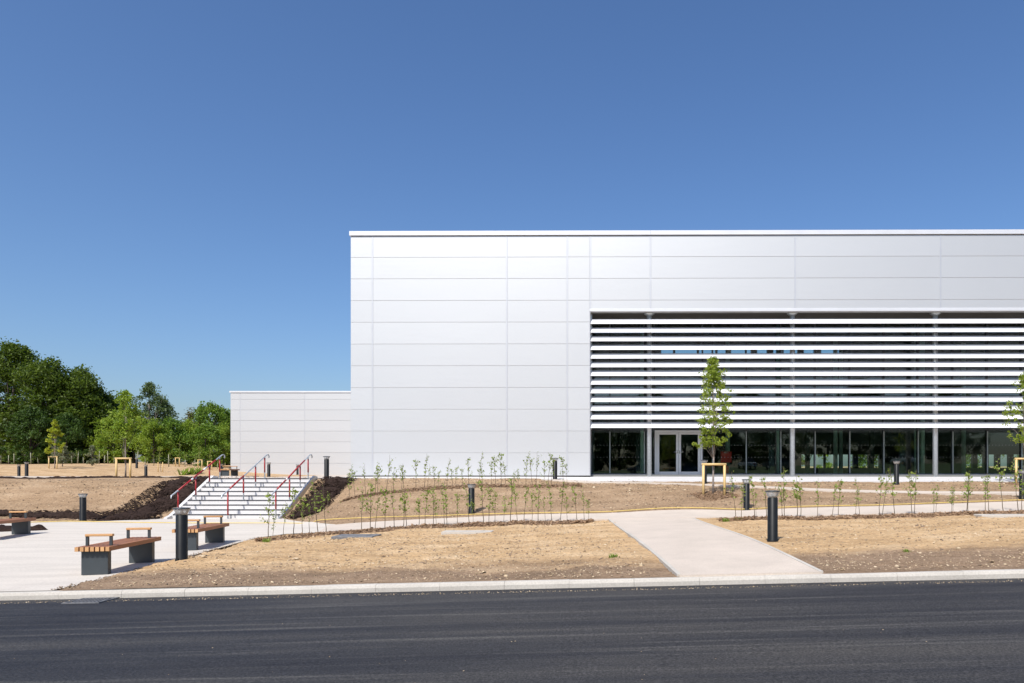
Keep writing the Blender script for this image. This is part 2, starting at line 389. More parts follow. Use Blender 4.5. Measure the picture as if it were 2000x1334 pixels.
def T(x, y):                                        # bare terrain, world z
    x = np.asarray(x, float); y = np.asarray(y, float); sh = np.broadcast(x, y).shape
    X = np.clip(np.broadcast_to(x, sh), -110, 50).ravel()/10; Y = np.clip(np.broadcast_to(y, sh), 9.8, 110).ravel()/10; z = np.zeros(X.size)
    for i in range(0, X.size, 20000):
        q = np.stack([X[i:i+20000], Y[i:i+20000]], -1)
        d = ((q[:, None, 0]-P_[None, :, 0])**2+(q[:, None, 1]-P_[None, :, 1])**2)
        z[i:i+20000] = _phi(d)@cf[:_n]+cf[_n]+q@cf[_n+1:]
    return z.reshape(sh)+EYE
def Tz(x, y): return float(T(np.array([x]), np.array([y]))[0])

near_e = [(-45., kerb_y(-45)+.12), (-22., kerb_y(-22)+.12), (-8.15, kerb_y(-8.15)+.12)]+[PZ(*p, z=-1.69) for p in ((150, 1142), (213, 1127), (262, 1114), (330, 1096), (400, 1078), (455, 1064), (505, 1051))]+[PZ(560, 1044, -1.66), PZ(640, 1040, -1.6)]
far_e = [(-45., 24.4), (-22., 24.5), (-19.8, 24.3), (-18.6, 24.2), (-17.4, 24.6), (-16.5, 25.75), (-14., 25.75), (-12.05, 25.75), PZ(575, 1017, -1.66), PZ(600, 1021, -1.64), PZ(625, 1024, -1.62), PZ(655, 1025, -1.6)]
plaza_poly = near_e+far_e[::-1]
ISL = [(-30, 21.6), (-18.5, 21.8), (-17.0, 21.0), (-16.9, 20.3), (-18, 19.7), (-30, 18.0)]   # soil bed left in the paving behind the left bench

pn = [W(a, 924, d)[:2] for a, d in ((620, 18.9), (660, 19.3), (800, 20.4), (921, 21), (1060, 20.8), (1190, 20.3), (1450, 20), (1700, 20), (2000, 20), (2500, 20))]
pf = [W(a, 924, d)[:2] for a, d in ((640, 21.8), (690, 22.1), (800, 22.3), (921, 22.4), (1060, 22.3), (1190, 22.2), (1450, 21.8), (1700, 22.1), (2000, 22.4), (2500, 22.4))]
c2 = [W(a, 924, d)[:2] for a, d in ((1080, 30.3), (1140, 29.8), (1393, 27.4), (1560, 26.3), (2000, 24.6), (2500, 23.6))]
PATHS = [[(x, y+.06) for x, y in pn]+[(x, y-.06) for x, y in pf[::-1]], [(.98, 9.9), (-.09, 20.6), (2.16, 20.6), (2.86, 9.9)], [(x, y-.30) for x, y in c2]+[(x, y+.30) for x, y in c2[::-1]],
         [(-80, 38), (-38, 38.5), (-29, 40.5), (-23, 43), (-22.5, 45), (-29, 42.6), (-38, 41.5), (-80, 41)], [(-12.3, 28.5), (-11.8, 30.9), (-8, 31.25), (-2, 31.0), (.2, 30.3), (34, 30.2), (34, 35), (-12.3, 35)],
         [(-16.1, 28.3), (-12.1, 28.3), (-12.2, 65), (-26, 65)]]
# ------------------------------------------------------------------ ground sheet
def axis(segs):
    out = []
    for a, b, d in segs: out += list(np.arange(a, b, d))
    return np.array(out+[segs[-1][1]])
gx = axis([(-600, -120, 60), (-120, -50, 5), (-50, -24, .5), (-24, -17, .16), (-17, 11, .075), (11, 22, .2), (22, 50, 2), (50, 120, 10), (120, 600, 60)])
gt = axis([(0, .4, .1), (.4, 9, .07), (9, 20.5, .12), (20.5, 36, .5), (36, 70, 1.2), (70, 110, 4), (110, 200, 15), (200, 1000, 100)])
GX, GT = np.meshgrid(gx, gt)
GY = GT+(kerb_y(np.clip(GX, -60, 60))+.10)*np.clip(1-GT/30, 0, 1)+10*np.clip(GT/30, 0, 1)
GZ = T(GX, GY)
amp = np.clip((GT-.05)/.4, 0, 1)
nz = fbm(GX, GY, 1.1, 4, 3)*.05+fbm(GX, GY, 7, 3, 9)*.030
inp = poly_in(GX, GY, plaza_poly)
amp = amp*np.clip(1-(GY-29)/6, .35, 1)
GZ2 = GZ+nz*amp
GZ2 = np.where(inp, np.minimum(zplaza(GX, GY)+EYE, GZ)-.03+.012*nz/.05, GZ2)
ins = (GX > -16.15) & (GX < -11.95) & (GY > 25.3) & (GY < 28.6)
GZ2 = np.where(ins, EYE-1.75, GZ2)
for pl_ in PATHS:
    m_ = poly_in(GX, GY, pl_); GZ2 = np.where(m_, GZ2-.10, GZ2)
und = (GX > -12.3) & (GX < 40) & (GY > 31.3) & (GY < 56)
GZ2 = np.where(und, GZ2-.08, GZ2)
ground = link('ground', grid_mesh('ground', GX, GY, GZ2, M['soil'])); tag(ground, 'bare dry ochre and brown soil slopes between road and building', kind='structure')

# ------------------------------------------------------------------ strips draped on the ground
def resample(poly, n):
    p = np.array(poly, float); d = np.concatenate([[0], np.cumsum(np.hypot(*np.diff(p, axis=0).T))]); t = np.linspace(0, d[-1], n)
    return np.stack([np.interp(t, d, p[:, 0]), np.interp(t, d, p[:, 1])], -1)
def strip(name, near, far, mat, lift=.03, zf=None, nx=120, ny=14, skirt=.15, lump=0, label=None, kind='structure', sm=True, parent=None, edge_noise=0, seed=0):
    a = resample(near, nx) if len(near) != len(far) or nx else np.array(near); b = resample(far, nx)
    if edge_noise:
        t = np.arange(nx)*.35
        a = a+np.stack([vnoise(t, t*0, 50+seed), vnoise(t*1.7, t*0+3, 51+seed)], -1)*edge_noise*2; b = b+np.stack([vnoise(t, t*0+9, 52+seed), vnoise(t*1.9, t*0+5, 53+seed)], -1)*edge_noise*2
    s = np.linspace(0, 1, ny)[:, None, None]; G = a[None]*(1-s)+b[None]*s
    X, Y = G[..., 0], G[..., 1]; Z = (zf(X, Y)+EYE if zf else T(X, Y))+lift
    if lump:
        e = np.minimum(np.minimum(np.linspace(0, 1, ny)[:, None], 1-np.linspace(0, 1, ny)[:, None])*5, 1)*np.minimum(np.minimum(np.arange(nx)[None], nx-1-np.arange(nx)[None])/4, 1)
        Z = Z-.05+e*(lump*(.6+1.1*fbm(X, Y, 2.2, 3, seed)+.7*fbm(X, Y, 8, 3, seed+5))+.05)
    if skirt:
        X = np.vstack([X[:1], X, X[-1:]]); Y = np.vstack([Y[:1], Y, Y[-1:]]); Z = np.vstack([Z[:1]-skirt, Z, Z[-1:]-skirt])
        X = np.hstack([X[:, :1], X, X[:, -1:]]); Y = np.hstack([Y[:, :1], Y, Y[:, -1:]]); Z = np.hstack([Z[:, :1]-skirt, Z, Z[:, -1:]-skirt])
    o = link(name, grid_mesh(name, X, Y, Z, mat, smooth=bool(lump)), parent); tag(o, label, kind=kind); return o
zpl = lambda x, y: zplaza(x, y)
na = resample(near_e[:3], 60); nb = resample(near_e[2:], 100)[1:]
fa = resample(far_e[:2]+[(-20.5, 24.4)], 60); fb = resample([(-20.5, 24.4)]+far_e[2:], 100)[1:]
s = np.linspace(0, 1, 40)[:, None, None]; G = np.concatenate([na, nb])[None]*(1-s)+np.concatenate([fa, fb])[None]*s
X, Y = G[..., 0], G[..., 1]
blend = np.clip((X+12.5)/3, 0, 1)*np.clip((Y-15)/3, 0, 1); ZP = (zplaza(X, Y)+EYE+.0)*(1-blend)+(T(X, Y)+.03)*blend
tag(link('plaza', grid_mesh('plaza', X, Y, ZP, M['plaza'], smooth=False)), 'pale brushed concrete plaza under the benches', kind='structure')

pn = [W(a, 924, d)[:2] for a, d in ((620, 18.9), (660, 19.3), (800, 20.4), (921, 21), (1060, 20.8), (1190, 20.3), (1450, 20), (1700, 20), (2000, 20), (2500, 20))]
pf = [W(a, 924, d)[:2] for a, d in ((640, 21.8), (690, 22.1), (800, 22.3), (921, 22.4), (1060, 22.3), (1190, 22.2), (1450, 21.8), (1700, 22.1), (2000, 22.4), (2500, 22.4))]
strip('footpath', pn, pf, M['path'], .035, nx=150, ny=10, label='pale footpath running across below the planted bank')
strip('footpath', [(.92, kerb_y(.9)+.10), (-.15, 20.6)], [(2.92, kerb_y(2.9)+.10), (2.22, 20.6)], M['path'], .028, nx=50, ny=8, label='pale footpath leading from the kerb to the cross path')
c2 = [W(a, 924, d)[:2] for a, d in ((1080, 30.3), (1140, 29.8), (1393, 27.4), (1560, 26.3), (2000, 24.6), (2500, 23.6))]
strip('footpath', [(x, y-.33) for x, y in c2], [(x, y+.33) for x, y in c2], M['path'], .045, nx=60, ny=3, label='narrow pale path crossing the soil in front of the glazing')
strip('footpath', [(-80, 38), (-38, 38.5), (-29, 40.5), (-23, 43)], [(-80, 41), (-38, 41.5), (-29, 42.6), (-22.5, 45)], M['plaza'], .06, nx=60, ny=4, label='pale path on top of the left bank')
strip('pavement', [(-12.3, 28.5), (-11.8, 30.9), (-8, 31.25), (-2, 31.0), (.2, 30.3), (6, 30.2), (14, 30.2), (34, 30.2)], [(-12.3, 33), (-11, 33), (-8, 33), (-2, 34.5), (.2, 35), (6, 35), (14, 35), (34, 35)], M['stair'], .03, nx=110, ny=10, label='white concrete pavement along the foot of the building')
strip('pavement', [(-16.1, 28.45), (-12.1, 28.45)], [(-26, 65), (-12.2, 65)], M['path'], .02, nx=12, ny=24, label='pale landing above the stairs')

# edging strips of the path to the kerb
for e0, e1 in (((.92, 9.98+.12), (-.15, 20.3)), ((2.92, 9.92+.12), (2.22, 20.0))):
    strip('path_edging', [(e0[0]-.03, e0[1]), (e1[0]-.03, e1[1])], [(e0[0]+.03, e0[1]), (e1[0]+.03, e1[1])], M['kerb'], .036, nx=50, ny=2)

# ------------------------------------------------------------------ road and kerb
rx = axis([(-300, -40, 20), (-40, 40, 1), (40, 300, 20)]); ry = axis([(-9, 1, 1)])
RX, RT = np.meshgrid(rx, np.linspace(0, 1, 12)); RY = -9+(kerb_y(np.clip(RX, -60, 60))+9.05)*RT
tag(link('road', grid_mesh('road', RX, RY, zroad(RX)+EYE, M['asphalt'])), 'fresh dark asphalt road', kind='structure')
kerb = empty('kerb', (0, 0, 0)); tag(kerb, 'row of pale concrete kerb stones between road and soil', kind='structure')
dk = Vector((KX1-KX0, KY1-KY0, float(zroad(KX1)-zroad(KX0)))); hl = math.hypot(dk.x, dk.y)
ang = math.atan2(dk.y, dk.x); pitch = -math.atan2(dk.z, hl)
kb = MB().prism([(0, -.2), (0, KH-.045), (.018, KH-.008), (.034, KH), (.135, KH), (.135, -.2)], 'x', .0015, .9135).mesh('kerb_stone', M['kerb'])
for i in range(-22, 36):
    xx = W(116.5, 924, 10.2)[0]+.915*i
    o = link('kerb_stone', kb, kerb, (xx, kerb_y(xx)+random.uniform(-.002, .002), float(zroad(xx))+EYE+random.uniform(-.002, .002)))
    o.rotation_euler = (0, pitch, ang)
gy = empty('drain_grate', W(178, 1171, 9.95)); gy.location.z = float(zroad(gy.location.x))+EYE+.004; gy.rotation_euler = (0, pitch, ang)
tag(gy, 'cast iron road drain grate against the kerb at the left', 'drain')
MB().box(-.26, -.2, -.05, .26, -.17, .012).box(-.26, .17, -.05, .26, .2, .012).box(-.26, -.17, -.05, -.23, .17, .012).box(.23, -.17, -.05, .26, .17, .012).build('frame', M['iron'], gy)
gb = MB().box(-.012, -.17, -.03, .012, .17, .01, rz=.3).mesh('bar', M['iron'])
for k in range(8): link('bar', gb, gy, (-.19+k*.054, 0, 0))
MB().box(-.23, -.17, -.05, .23, .17, -.02).build('pit', M['plinth'], gy)

# ------------------------------------------------------------------ main building
BX, BY = -12.16, 32.8; TH = .0075
main = empty('main_building', (BX, BY, EYE), -TH)
tag(main, 'large silver white clad building with louvred glass front', 'building')
def U(px, v=0):
    k = (px-X0)/F; return (k*(BY+v)-BX)/(1+k*TH)
def DD(px, v=0): return BY+v-TH*U(px, v)
def ZZ(py, px=1300, v=0): return -(py-Y0)*DD(px, v)/F
uL = U(1152); UR = 46.0
zt, zb = ZZ(461, 1000), ZZ(929, 900)
zo = ZZ(608, 1500); zsl = ZZ(925, 1500, 1.9)
DEPTH = 21.0
def mb(*a, **k): return MB().box(*a, **k)
# structural walls behind the cladding
w_ = MB(); w_.box(0, .05, zb-.15, uL, .35, zt).box(uL, .05, zo, UR, .35, zt)
w_.box(0, .35, zb-.15, .3, DEPTH, zt).box(uL-.3, .35, zb-.15, uL, 6.0, zo).box(UR-.3, .05, zb-.15, UR, DEPTH, zt)
w_.build('wall', M['backing'], main)
MB().box(.3, .35, zt-.35, UR-.3, DEPTH, zt-.05).build('roof', M['inner'], main)
# back wall with a low window band and a clerestory band
bv = DEPTH
def zb_(py): return -(py-Y0)*(BY+bv)/F
bw = MB(); o1 = (zb_(914), zb_(888)); o2 = (zb_(693), zb_(680))
spans = [(U(1560, bv), U(1712, bv)), (U(1880, bv), U(2050, bv))]
edges = [.3]+[q for sp in spans for q in sp]+[UR-.3]
bw.box(.3, bv-.2, -.6, UR-.3, bv, o1[0]); bw.box(.3, bv-.2, o1[1], UR-.3, bv, o2[0]); bw.box(.3, bv-.2, o2[1], UR-.3, bv, zt-.35)
for k in range(0, len(edges), 2): bw.box(edges[k], bv-.2, o1[0], edges[k+1], bv, o1[1])
cs = (U(1287, bv), U(1640, bv)); bw.box(.3, bv-.2, o2[0], cs[0], bv, o2[1]); bw.box(cs[1], bv-.2, o2[0], UR-.3, bv, o2[1])
bw.build('rear_wall', M['inner'], main)
for sp in spans:
    k = sp[0]+.5
    while k < sp[1]:
        MB().box(k, bv-.25, o1[0], k+.35 if random.random() < .35 else k+.12, bv+.05, o1[1]).build('rear_window_post', M['mull'], main); k += random.uniform(.8, 1.3)
k = cs[0]+.9
while k < cs[1]:
    MB().box(k, bv-.25, o2[0], k+random.choice((.1, .15, .45)), bv+.05, o2[1]).build('rear_window_post', M['mull'], main); k += random.uniform(1.0, 1.8)
MB().box(.3, .35, -.45, UR-.3, DEPTH, ZZ(927, 1500, 2)).build('floor', M['innerfl'], main)
MB().box(uL, 4.0, 3.55, UR-.3, DEPTH-.2, 3.95).build('upper_floor', M['inner'], main)
MB().box(uL, .36, zo+.02, UR-.3, 4.0, zo+.12).build('soffit', M['soffit'], main)
for px_, v_ in ((1254, 2.9), (1420, 5), (1519.5, 3.0), (1630, 6.5), (1789.5, 2.9), (1800.5, 3.4), (1640, 9), (1880, 8), (2075, 3)):
    u = U(px_, v_); a = .12
    MB().lathe([(a, -.2), (a, zo)], u, v_, 12).build('interior_column', M['innercol'], main)
for px_, v_ in ((1505, 2.6), (1760, 2.7), (1246, 3.5), (1700, 8), (1575, 8)):
    u = U(px_, v_); mb(u-.12, v_-.1, -.2, u+.12, v_+.1, 3.55).build('interior_post', M['mull'], main)
# wall divider inside and partition giving the dark depth
MB().box(uL, 12, 1.7, UR-.3, 12.15, 3.55).build('interior_partition', M['inner'], main)

# cladding panels, each its own piece
vs_px = [685, 727.5, 990, 1108, 1153, 1270.5, 1553, 1837, 2119, 2401]
vu = [U(p) for p in vs_px]; vu[0] = 0
rows = [461, 502.3, 544.3, 586.8, 629.2, 671.8, 714.3, 757, 799.5, 842, 884.6, 929]
hz = [-(y-Y0)*BY*.9985/F for y in rows]
SW = .035
vlast = list(vu)
while vlast[-1]+6.65 < UR: vlast.append(vlast[-1]+6.65)
vlast[-1] = UR
cache = {}
def panel(u0, u1, z0, z1):
    key = (round(u1-u0, 3), round(z1-z0, 3))
    if key not in cache:
        cache[key] = MB().box(0, 0, 0, u1-u0, .055, z1-z0).mesh('cladding_panel', M['panel'], bevel=.006)
    link('cladding_panel', cache[key], main, (u0, -.008, z0))
G_ = .004
for i in range(len(vlast)-1):
    u0, u1 = vlast[i], vlast[i+1]; a = u0+(SW-.004 if i else .0); b = u1-SW+.004
    if i < 4:
        for j in range(len(hz)-1): panel(a, b if i < 3 else uL-.012, hz[j+1]+G_, hz[j]-G_)
    else:
        for j in range(3): panel(a, b, hz[j+1]+G_, hz[j]-G_)
        panel(a, b, zo+.15, hz[3]-G_)
for i in range(1, len(vlast)-1):
    z0 = hz[-1] if i < 4 else zo+.15
    if i == 4: z0 = zo+.15
    MB().box(vlast[i]-SW, -.016, z0+.004, vlast[i]+SW, .05, hz[0]-.004).build('joint_strip', M['strip'], main, bevel=.005)
MB().box(uL-.012, -.03, zo, UR, .05, zo+.145).build('head_trim', M['cap'], main, bevel=.008)
MB().box(uL-.010, -.012, zb+.0, uL+.02, .36, zo-.004).build('jamb_trim', M['strip'], main)
MB().box(.02, .03, zb-.14, uL, .045, zb-.005).build('plinth', M['plinth'], main)
cu = [0-.05, U(1270), U(1837), UR+.05]
for k in range(3):
    MB().prism([(-.07, hz[0]+.02), (-.07, ZZ(451.5, 1000)), (.5, ZZ(451.5, 1000)+.03), (.5, hz[0]+.02)], 'x', cu[k]+.002, cu[k+1]-.002).build('parapet_capping', M['cap'], main, bevel=.006)

# louvres on tube columns
jx = [1153.5, 1270.5, 1550, 1829, 2108, 2387]; ju = [U(p) for p in jx]; ju[0] = uL+.02
pitch_l = (ZZ(622.8, 1500)-ZZ(835.3, 1500)); 
zl0 = ZZ(835.5, 1500)                    # lower edge of the lowest blade
PL = (ZZ(631.8, 1500)-ZZ(835.5, 1500))/12
BD, BH = .25, .268
def blade_mesh(L):
    n = 8; top = []; bot = []
    for k in range(n+1):
        t = k/n; e = math.sin(math.pi*t)**.8*.010+.004
        top.append((t*BD-e*BH/.35, t*BH+e*BD/.35)); bot.append((t*BD+e*BH/.35, t*BH-e*BD/.35))
    return MB().prism(top[::-1]+bot, 'x', .006, L-.006).mesh('louvre_blade', M['blade'])
for k in range(5):
    me = blade_mesh(ju[k+1]-ju[k])
    for j in range(13): link('louvre_blade', me, main, (ju[k], .02, zl0+PL*j))
br = MB().box(-.012, .1, .02, .012, .34, .10).box(-.03, .19, .0, .03, .24, .25).mesh('louvre_bracket', M['galv'])
for k in range(0, 6):
    u = ju[k]+(.03 if k == 0 else -.02)
    for j in range(13): link('louvre_bracket', br, main, (u, .02, zl0+PL*j+.03))
    cv = .40
    if k:
        u = U(jx[k]-2.5, cv); zg = ZZ(934.5, jx[k], cv)-.1
        MB().lathe([(.118, zg), (.118, zo-.12)], u, cv, 20).build('column', M['galv'], main)
        MB().lathe([(.118, zo-.12), (.14, zo-.10), (.24, zo-.04), (.25, zo+.01)], u, cv, 20).build('column_head', M['galv'], main)
    else:
        MB().box(uL+.03, .30, zl0-.05, uL+.09, .36, zo).build('carrier_post', M['galv'], main)

# glazing
gv = 1.9
mp = [1152, 1190.7, 1258, 1277.5, 1371.5, 1391, 1456.6, 1524, 1591, 1658.5, 1725, 1792, 1859.6, 1927, 1994, 2061, 2128, 2195, 2262, 2329, 2396]
mu = [U(p, gv) for p in mp]; mu[0] = uL
ztr = ZZ(840.5, 1500, gv); zsill = ZZ(924.8, 1500, gv); zgb = ZZ(933, 1500, gv)
dz1 = ZZ(843.5, 1325, gv)
for i in range(len(mu)-1):
    a, b = mu[i]+.03, mu[i+1]-.03
    door = (mp[i] == 1277.5)
    if not door: MB().box(a, gv+.02, zsill, b, gv+.045, ztr).build('window_pane', M['glass'], main)
    zz = ztr+.06; 
    for zu in (2.95, 4.25, zo-.0):
        MB().box(a, gv+.02, zz, b, gv+.045, zu-.03).build('window_pane', M['glassup'], main); zz = zu+.03
for i, p in enumerate(mp):
    if i == 0: continue
    u = mu[i]
    lo = zsill
    MB().box(u-.03, gv-.05, lo, u+.03, gv+.15, zo).build('mullion', M['mull'], main)
    if p not in (1277.5, 1371.5): MB().box(u-.024, gv-.07, lo, u+.024, gv-.052, ztr-.06).build('lit_mullion_face', M['mull_lit'], main)  # lit look put in colour: pale faces at ground floor, dark mullions above
for z0, z1 in ((ztr, ztr+.06), (2.92, 2.98), (4.22, 4.28)):
    MB().box(uL, gv-.045, z0, mu[-1], gv+.12, z1).build('transom', M['mull'], main)
d0, d1 = U(1278, gv), U(1371, gv)
for a, b in ((uL, d0), (d1, mu[-1])):
    MB().prism([(gv-.10, zgb-.3), (gv-.10, zsill-.03), (gv+.1, zsill), (gv+.1, zgb-.3)], 'x', a, b).build('sill', M['sill'], main)
# white manifestation dots on the glass, two rows
dm = MB(); 
for i in range(len(mu)-1):
    if mp[i] == 1277.5: continue
    u = mu[i]+.12
    while u < mu[i+1]-.1:
        for z in (ZZ(869.5, 1500, gv), ZZ(893, 1500, gv)): dm.add([(u-.014, gv+.018, z-.014), (u+.014, gv+.018, z-.014), (u+.014, gv+.018, z+.014), (u-.014, gv+.018, z+.014)], [(0, 1, 2, 3)])
        u += .16
o = dm.build('glass_marking', M['ink'], main); o['kind'] = 'stuff'
# entrance door
dfz0 = ZZ(928, 1325, gv); dfz1 = ztr-.0
df = MB(); FW = .10
df.box(d0, gv-.1, dfz0, d0+FW, gv+.05, dfz1).box(d1-FW, gv-.1, dfz0, d1, gv+.05, dfz1).box(d0+FW, gv-.1, dfz1-.09, d1-FW, gv+.05, dfz1)
df.build('door_frame', M['doorframe'], main, bevel=.006)
dm_ = (d0+d1)/2
for sd in (-1, 1):
    a, b = (d0+FW+.006, dm_-.005) if sd < 0 else (dm_+.005, d1-FW-.006)
    lf = MB(); st = .115; zb0, zt0 = dfz0+.012, dfz1-.096
    lf.box(a, gv-.085, zb0, a+st, gv-.02, zt0).box(b-st, gv-.085, zb0, b, gv-.02, zt0)
    lf.box(a+st, gv-.084, zb0, b-st, gv-.021, zb0+.16).box(a+st, gv-.084, zt0-.11, b-st, gv-.021, zt0)
    L = lf.build('door', M['doorframe'], main, bevel=.004)
    MB().box(a+st, gv-.06, zb0+.16, b-st, gv-.04, zt0-.11).build('glass', M['glass'], L)
    hx = b-.05 if sd < 0 else a+.05; hz_ = ZZ(883, 1325, gv)
    h = MB().lathe([(.03, 0), (.03, .01)], 0, 0, 12)
    h2 = MB().box(hx-.03, gv-.10, hz_-.07, hx+.03, gv-.086, hz_+.07).tube([(hx, gv-.09, hz_), (hx, gv-.14, hz_), (hx+sd*.18, gv-.14, hz_)], .013, 8)
    h2.build('handle', M['steel'], L)
# lower white wing far behind
wing = empty('rear_wing', (W(449.5, 924, 66)[0], 66, EYE)); tag(wing, 'lower white clad wing set back behind the stairs', 'building')
s66 = F/66; wz = (Y0-767)/s66; wb = -.22; wl = 30.
MB().box(.02, .05, wb-.2, wl, 20, wz).build('wall', M['backing'], wing)
wv = [0, (469.5-449.5)/s66, (595.5-449.5)/s66, (595.5-449.5)/s66+6, (595.5-449.5)/s66+12, (595.5-449.5)/s66+18, wl]
wr = [wz]+[(Y0-y)/s66 for y in (780, 800.6, 821.3, 842, 863, 884, 905)]+[wb]
for i in range(len(wv)-1):
    for j in range(len(wr)-1):
        MB().box(wv[i]+.04, 0, wr[j+1]+.008, wv[i+1]-.04, .05, wr[j]-.008).build('cladding_panel', M['panel'], wing)
    if i: MB().box(wv[i]-.04, .01, wb, wv[i]+.04, .045, wz).build('joint_strip', M['strip'], wing)
MB().box(-.05, -.06, wz+.01, wl, .4, wz+.16).build('parapet_capping', M['cap'], wing)

# ------------------------------------------------------------------ things inside the glass
rb = empty('notice_board', (BX+U(1418, 2.8), BY+2.6, EYE-.1)); tag(rb, 'red fire point board on a stand behind the glass right of the door', 'notice board')
MB().box(-.27, 0, .62, .27, .03, 1.17).build('board', M['red'], rb, bevel=.008)
MB().box(-.12, -.006, 1.10, .12, -.001, 1.13).build('print', M['ink'], rb)
for sx in (-.22, .22): MB().box(sx-.015, .0, .02, sx+.015, .028, .61).build('leg', M['mull'], rb)
MB().box(-.26, -.15, 0, .26, .2, .02).build('foot', M['mull'], rb)
ex = empty('fire_extinguisher', (BX+U(1420, 2.5), BY+2.35, EYE-.1)); tag(ex, 'small red fire extinguisher standing under the red board', 'fire extinguisher')
MB().lathe([(.07, 0), (.075, .02), (.075, .38), (.05, .44), (.02, .46)], 0, 0, 14).build('cylinder', M['red'], ex)
MB().box(-.02, -.05, .46, .02, .03, .49).tube([(0, 0, .47), (.08, 0, .45), (.1, 0, .25)], .009, 6).build('valve', M['plinth'], ex)

# ------------------------------------------------------------------ stairs
SX0, SX1 = -16.02, -12.06; SY = 25.75; TR = .30; RI = .161; ZS = -1.65
st_ = empty('stairs', ((SX0+SX1)/2, SY, EYE+ZS)); tag(st_, 'wide white concrete stairs with dark nosings up the bank', 'stairs')
hw = (SX1-SX0)/2
for k in range(9):
    MB().box(-hw, k*TR, -.15, hw, 9*TR+.35, (k+1)*RI if 0 else (k+1)*RI-.0).build('step', M['stair'], st_) if k == 8 else MB().box(-hw, k*TR, max(-.15, (k-1)*RI), hw, (k+1)*TR+.02, (k+1)*RI).build('step', M['stair'], st_, bevel=.004)
    MB().box(-hw+.03, k*TR-.004, (k+1)*RI-.042, hw-.03, k*TR+.06, (k+1)*RI+.004).build('nosing', M['nosing'], st_)
ln = 9*TR; hh = 9*RI
for sx, wd, m_ in ((-1, .13, 'stair'), (1, .06, 'galv')):
    a = sx*hw; b = a+sx*wd
    MB().prism([(-.28, -.2), (-.28, .05), (0, .12), (ln, hh+.10), (ln+.3, hh+.06), (ln+.3, -.2)], 'x', min(a, b), max(a, b)).build('side_wall', M[m_], st_)

def handrail(x, label, seed):
    r = empty('handrail', (x, SY, EYE+ZS)); tag(r, label, 'handrail', 'three handrails on the stairs')
    rr = random.Random(seed); HR = .93
    P0 = Vector((0, -.52, HR-.09)); P1 = Vector((0, ln+.05, HR+hh))
    MB().tube([P0+Vector((0, -.02, -.09)), P0+Vector((0, .0, -.03)), P0, P1, P1+Vector((0, .12, .015)), P1+Vector((0, .19, -.05)), P1+Vector((0, .17, -.12))], .024, 10).build('rail', M['galv'], r)
    wraps = {0: [(.12, .6, 0), (.6, .66, 1), (.68, .86, 0), (.36, .40, 1)], 1: [(.16, .46, 0)], 2: [(.14, .36, 0), (.40, .85, 0), (.36, .40, 1)]}[seed]
    for a, b, c in wraps:
        A = P0.lerp(P1, a); B = P0.lerp(P1, b)
        MB().tube([A, B], .030 if not c else .031, 10).build('wrap', M['redtape'] if not c else M['whitetape'], r)
    for k, i in enumerate((0, 3, 6, 8.4)):
        y = i*TR+.06; zb = max(0, math.floor((y)/TR)+1)*RI if k else RI*0; 
        if k == 0: y = -.12; zb = 0
        zt_ = HR-.09+(hh+.09)*(y+.52)/(ln+.57)
        po = MB().tube([(0, y, zb), (0, y, zt_-.02)], .021, 8).build('post', M['galv'], r)
        L = zt_-zb
        lo, hi = zb+L*rr.uniform(.1, .35), zb+L*rr.uniform(.85, .98)
        MB().tube([(0, y, lo), (0, y, hi)], .027, 8).build('wrap', M['redtape'], po)
        MB().tube([(0, y, zb), (0, y, zb+.012)], .055, 10).build('base_plate', M['galv'], po)
handrail(-15.72, 'left handrail of the stairs, red wrapped for most of its length', 0)
handrail(-13.93, 'middle handrail of the stairs, bare grey along its upper half', 1)
handrail(-12.2, 'right handrail of the stairs, next to the tall bollard', 2)

# ------------------------------------------------------------------ dark compost strips
def compost(near, far, label, lump=.12, nx=90, ny=18, seed=0, en=.10):
    return strip('compost', near, far, M['compost'], .0, nx=nx, ny=ny, lump=lump, skirt=.08, label=label, kind='stuff', edge_noise=en, seed=seed)
compost([(-18.5, 24.7), (-17.9, 27), (-18.3, 29.6)], [(-16.5, 25.0), (-16.3, 27), (-16.25, 29.2)], 'dark compost on the bank left of the stairs', seed=1, ny=24)
compost([(-11.85, 25.35), (-11.6, 27), (-11.7, 28.8)], [(-10.5, 25.4), (-10.6, 27), (-10.4, 29.1)], 'dark compost on the bank right of the stairs', seed=2)
compost([(-32, 25.5), (-24, 25.5), (-18.2, 25.3)], [(-32, 26.25), (-24, 26.1), (-18.2, 25.85)], 'dark compost ridge low on the left bank', .16, 160, 9, 3)
compost([(-45, 36.4), (-30, 36.4), (-22, 37)], [(-45, 37.0), (-30, 37.0), (-22, 37.5)], 'dark ragged soil edge along the upper path', .10, 200, 6, 4)
isl = strip('soil_bed', [(-26, 18.6), (-18, 19.6), (-16.6, 20.7)], [(-26, 21.4), (-18.4, 21.6), (-16.5, 20.95)], M['compost'], .0, zf=zplaza, nx=90, ny=20, lump=.12, skirt=.08, label='small dark soil bed behind the left bench', kind='stuff', edge_noise=.06, seed=5)

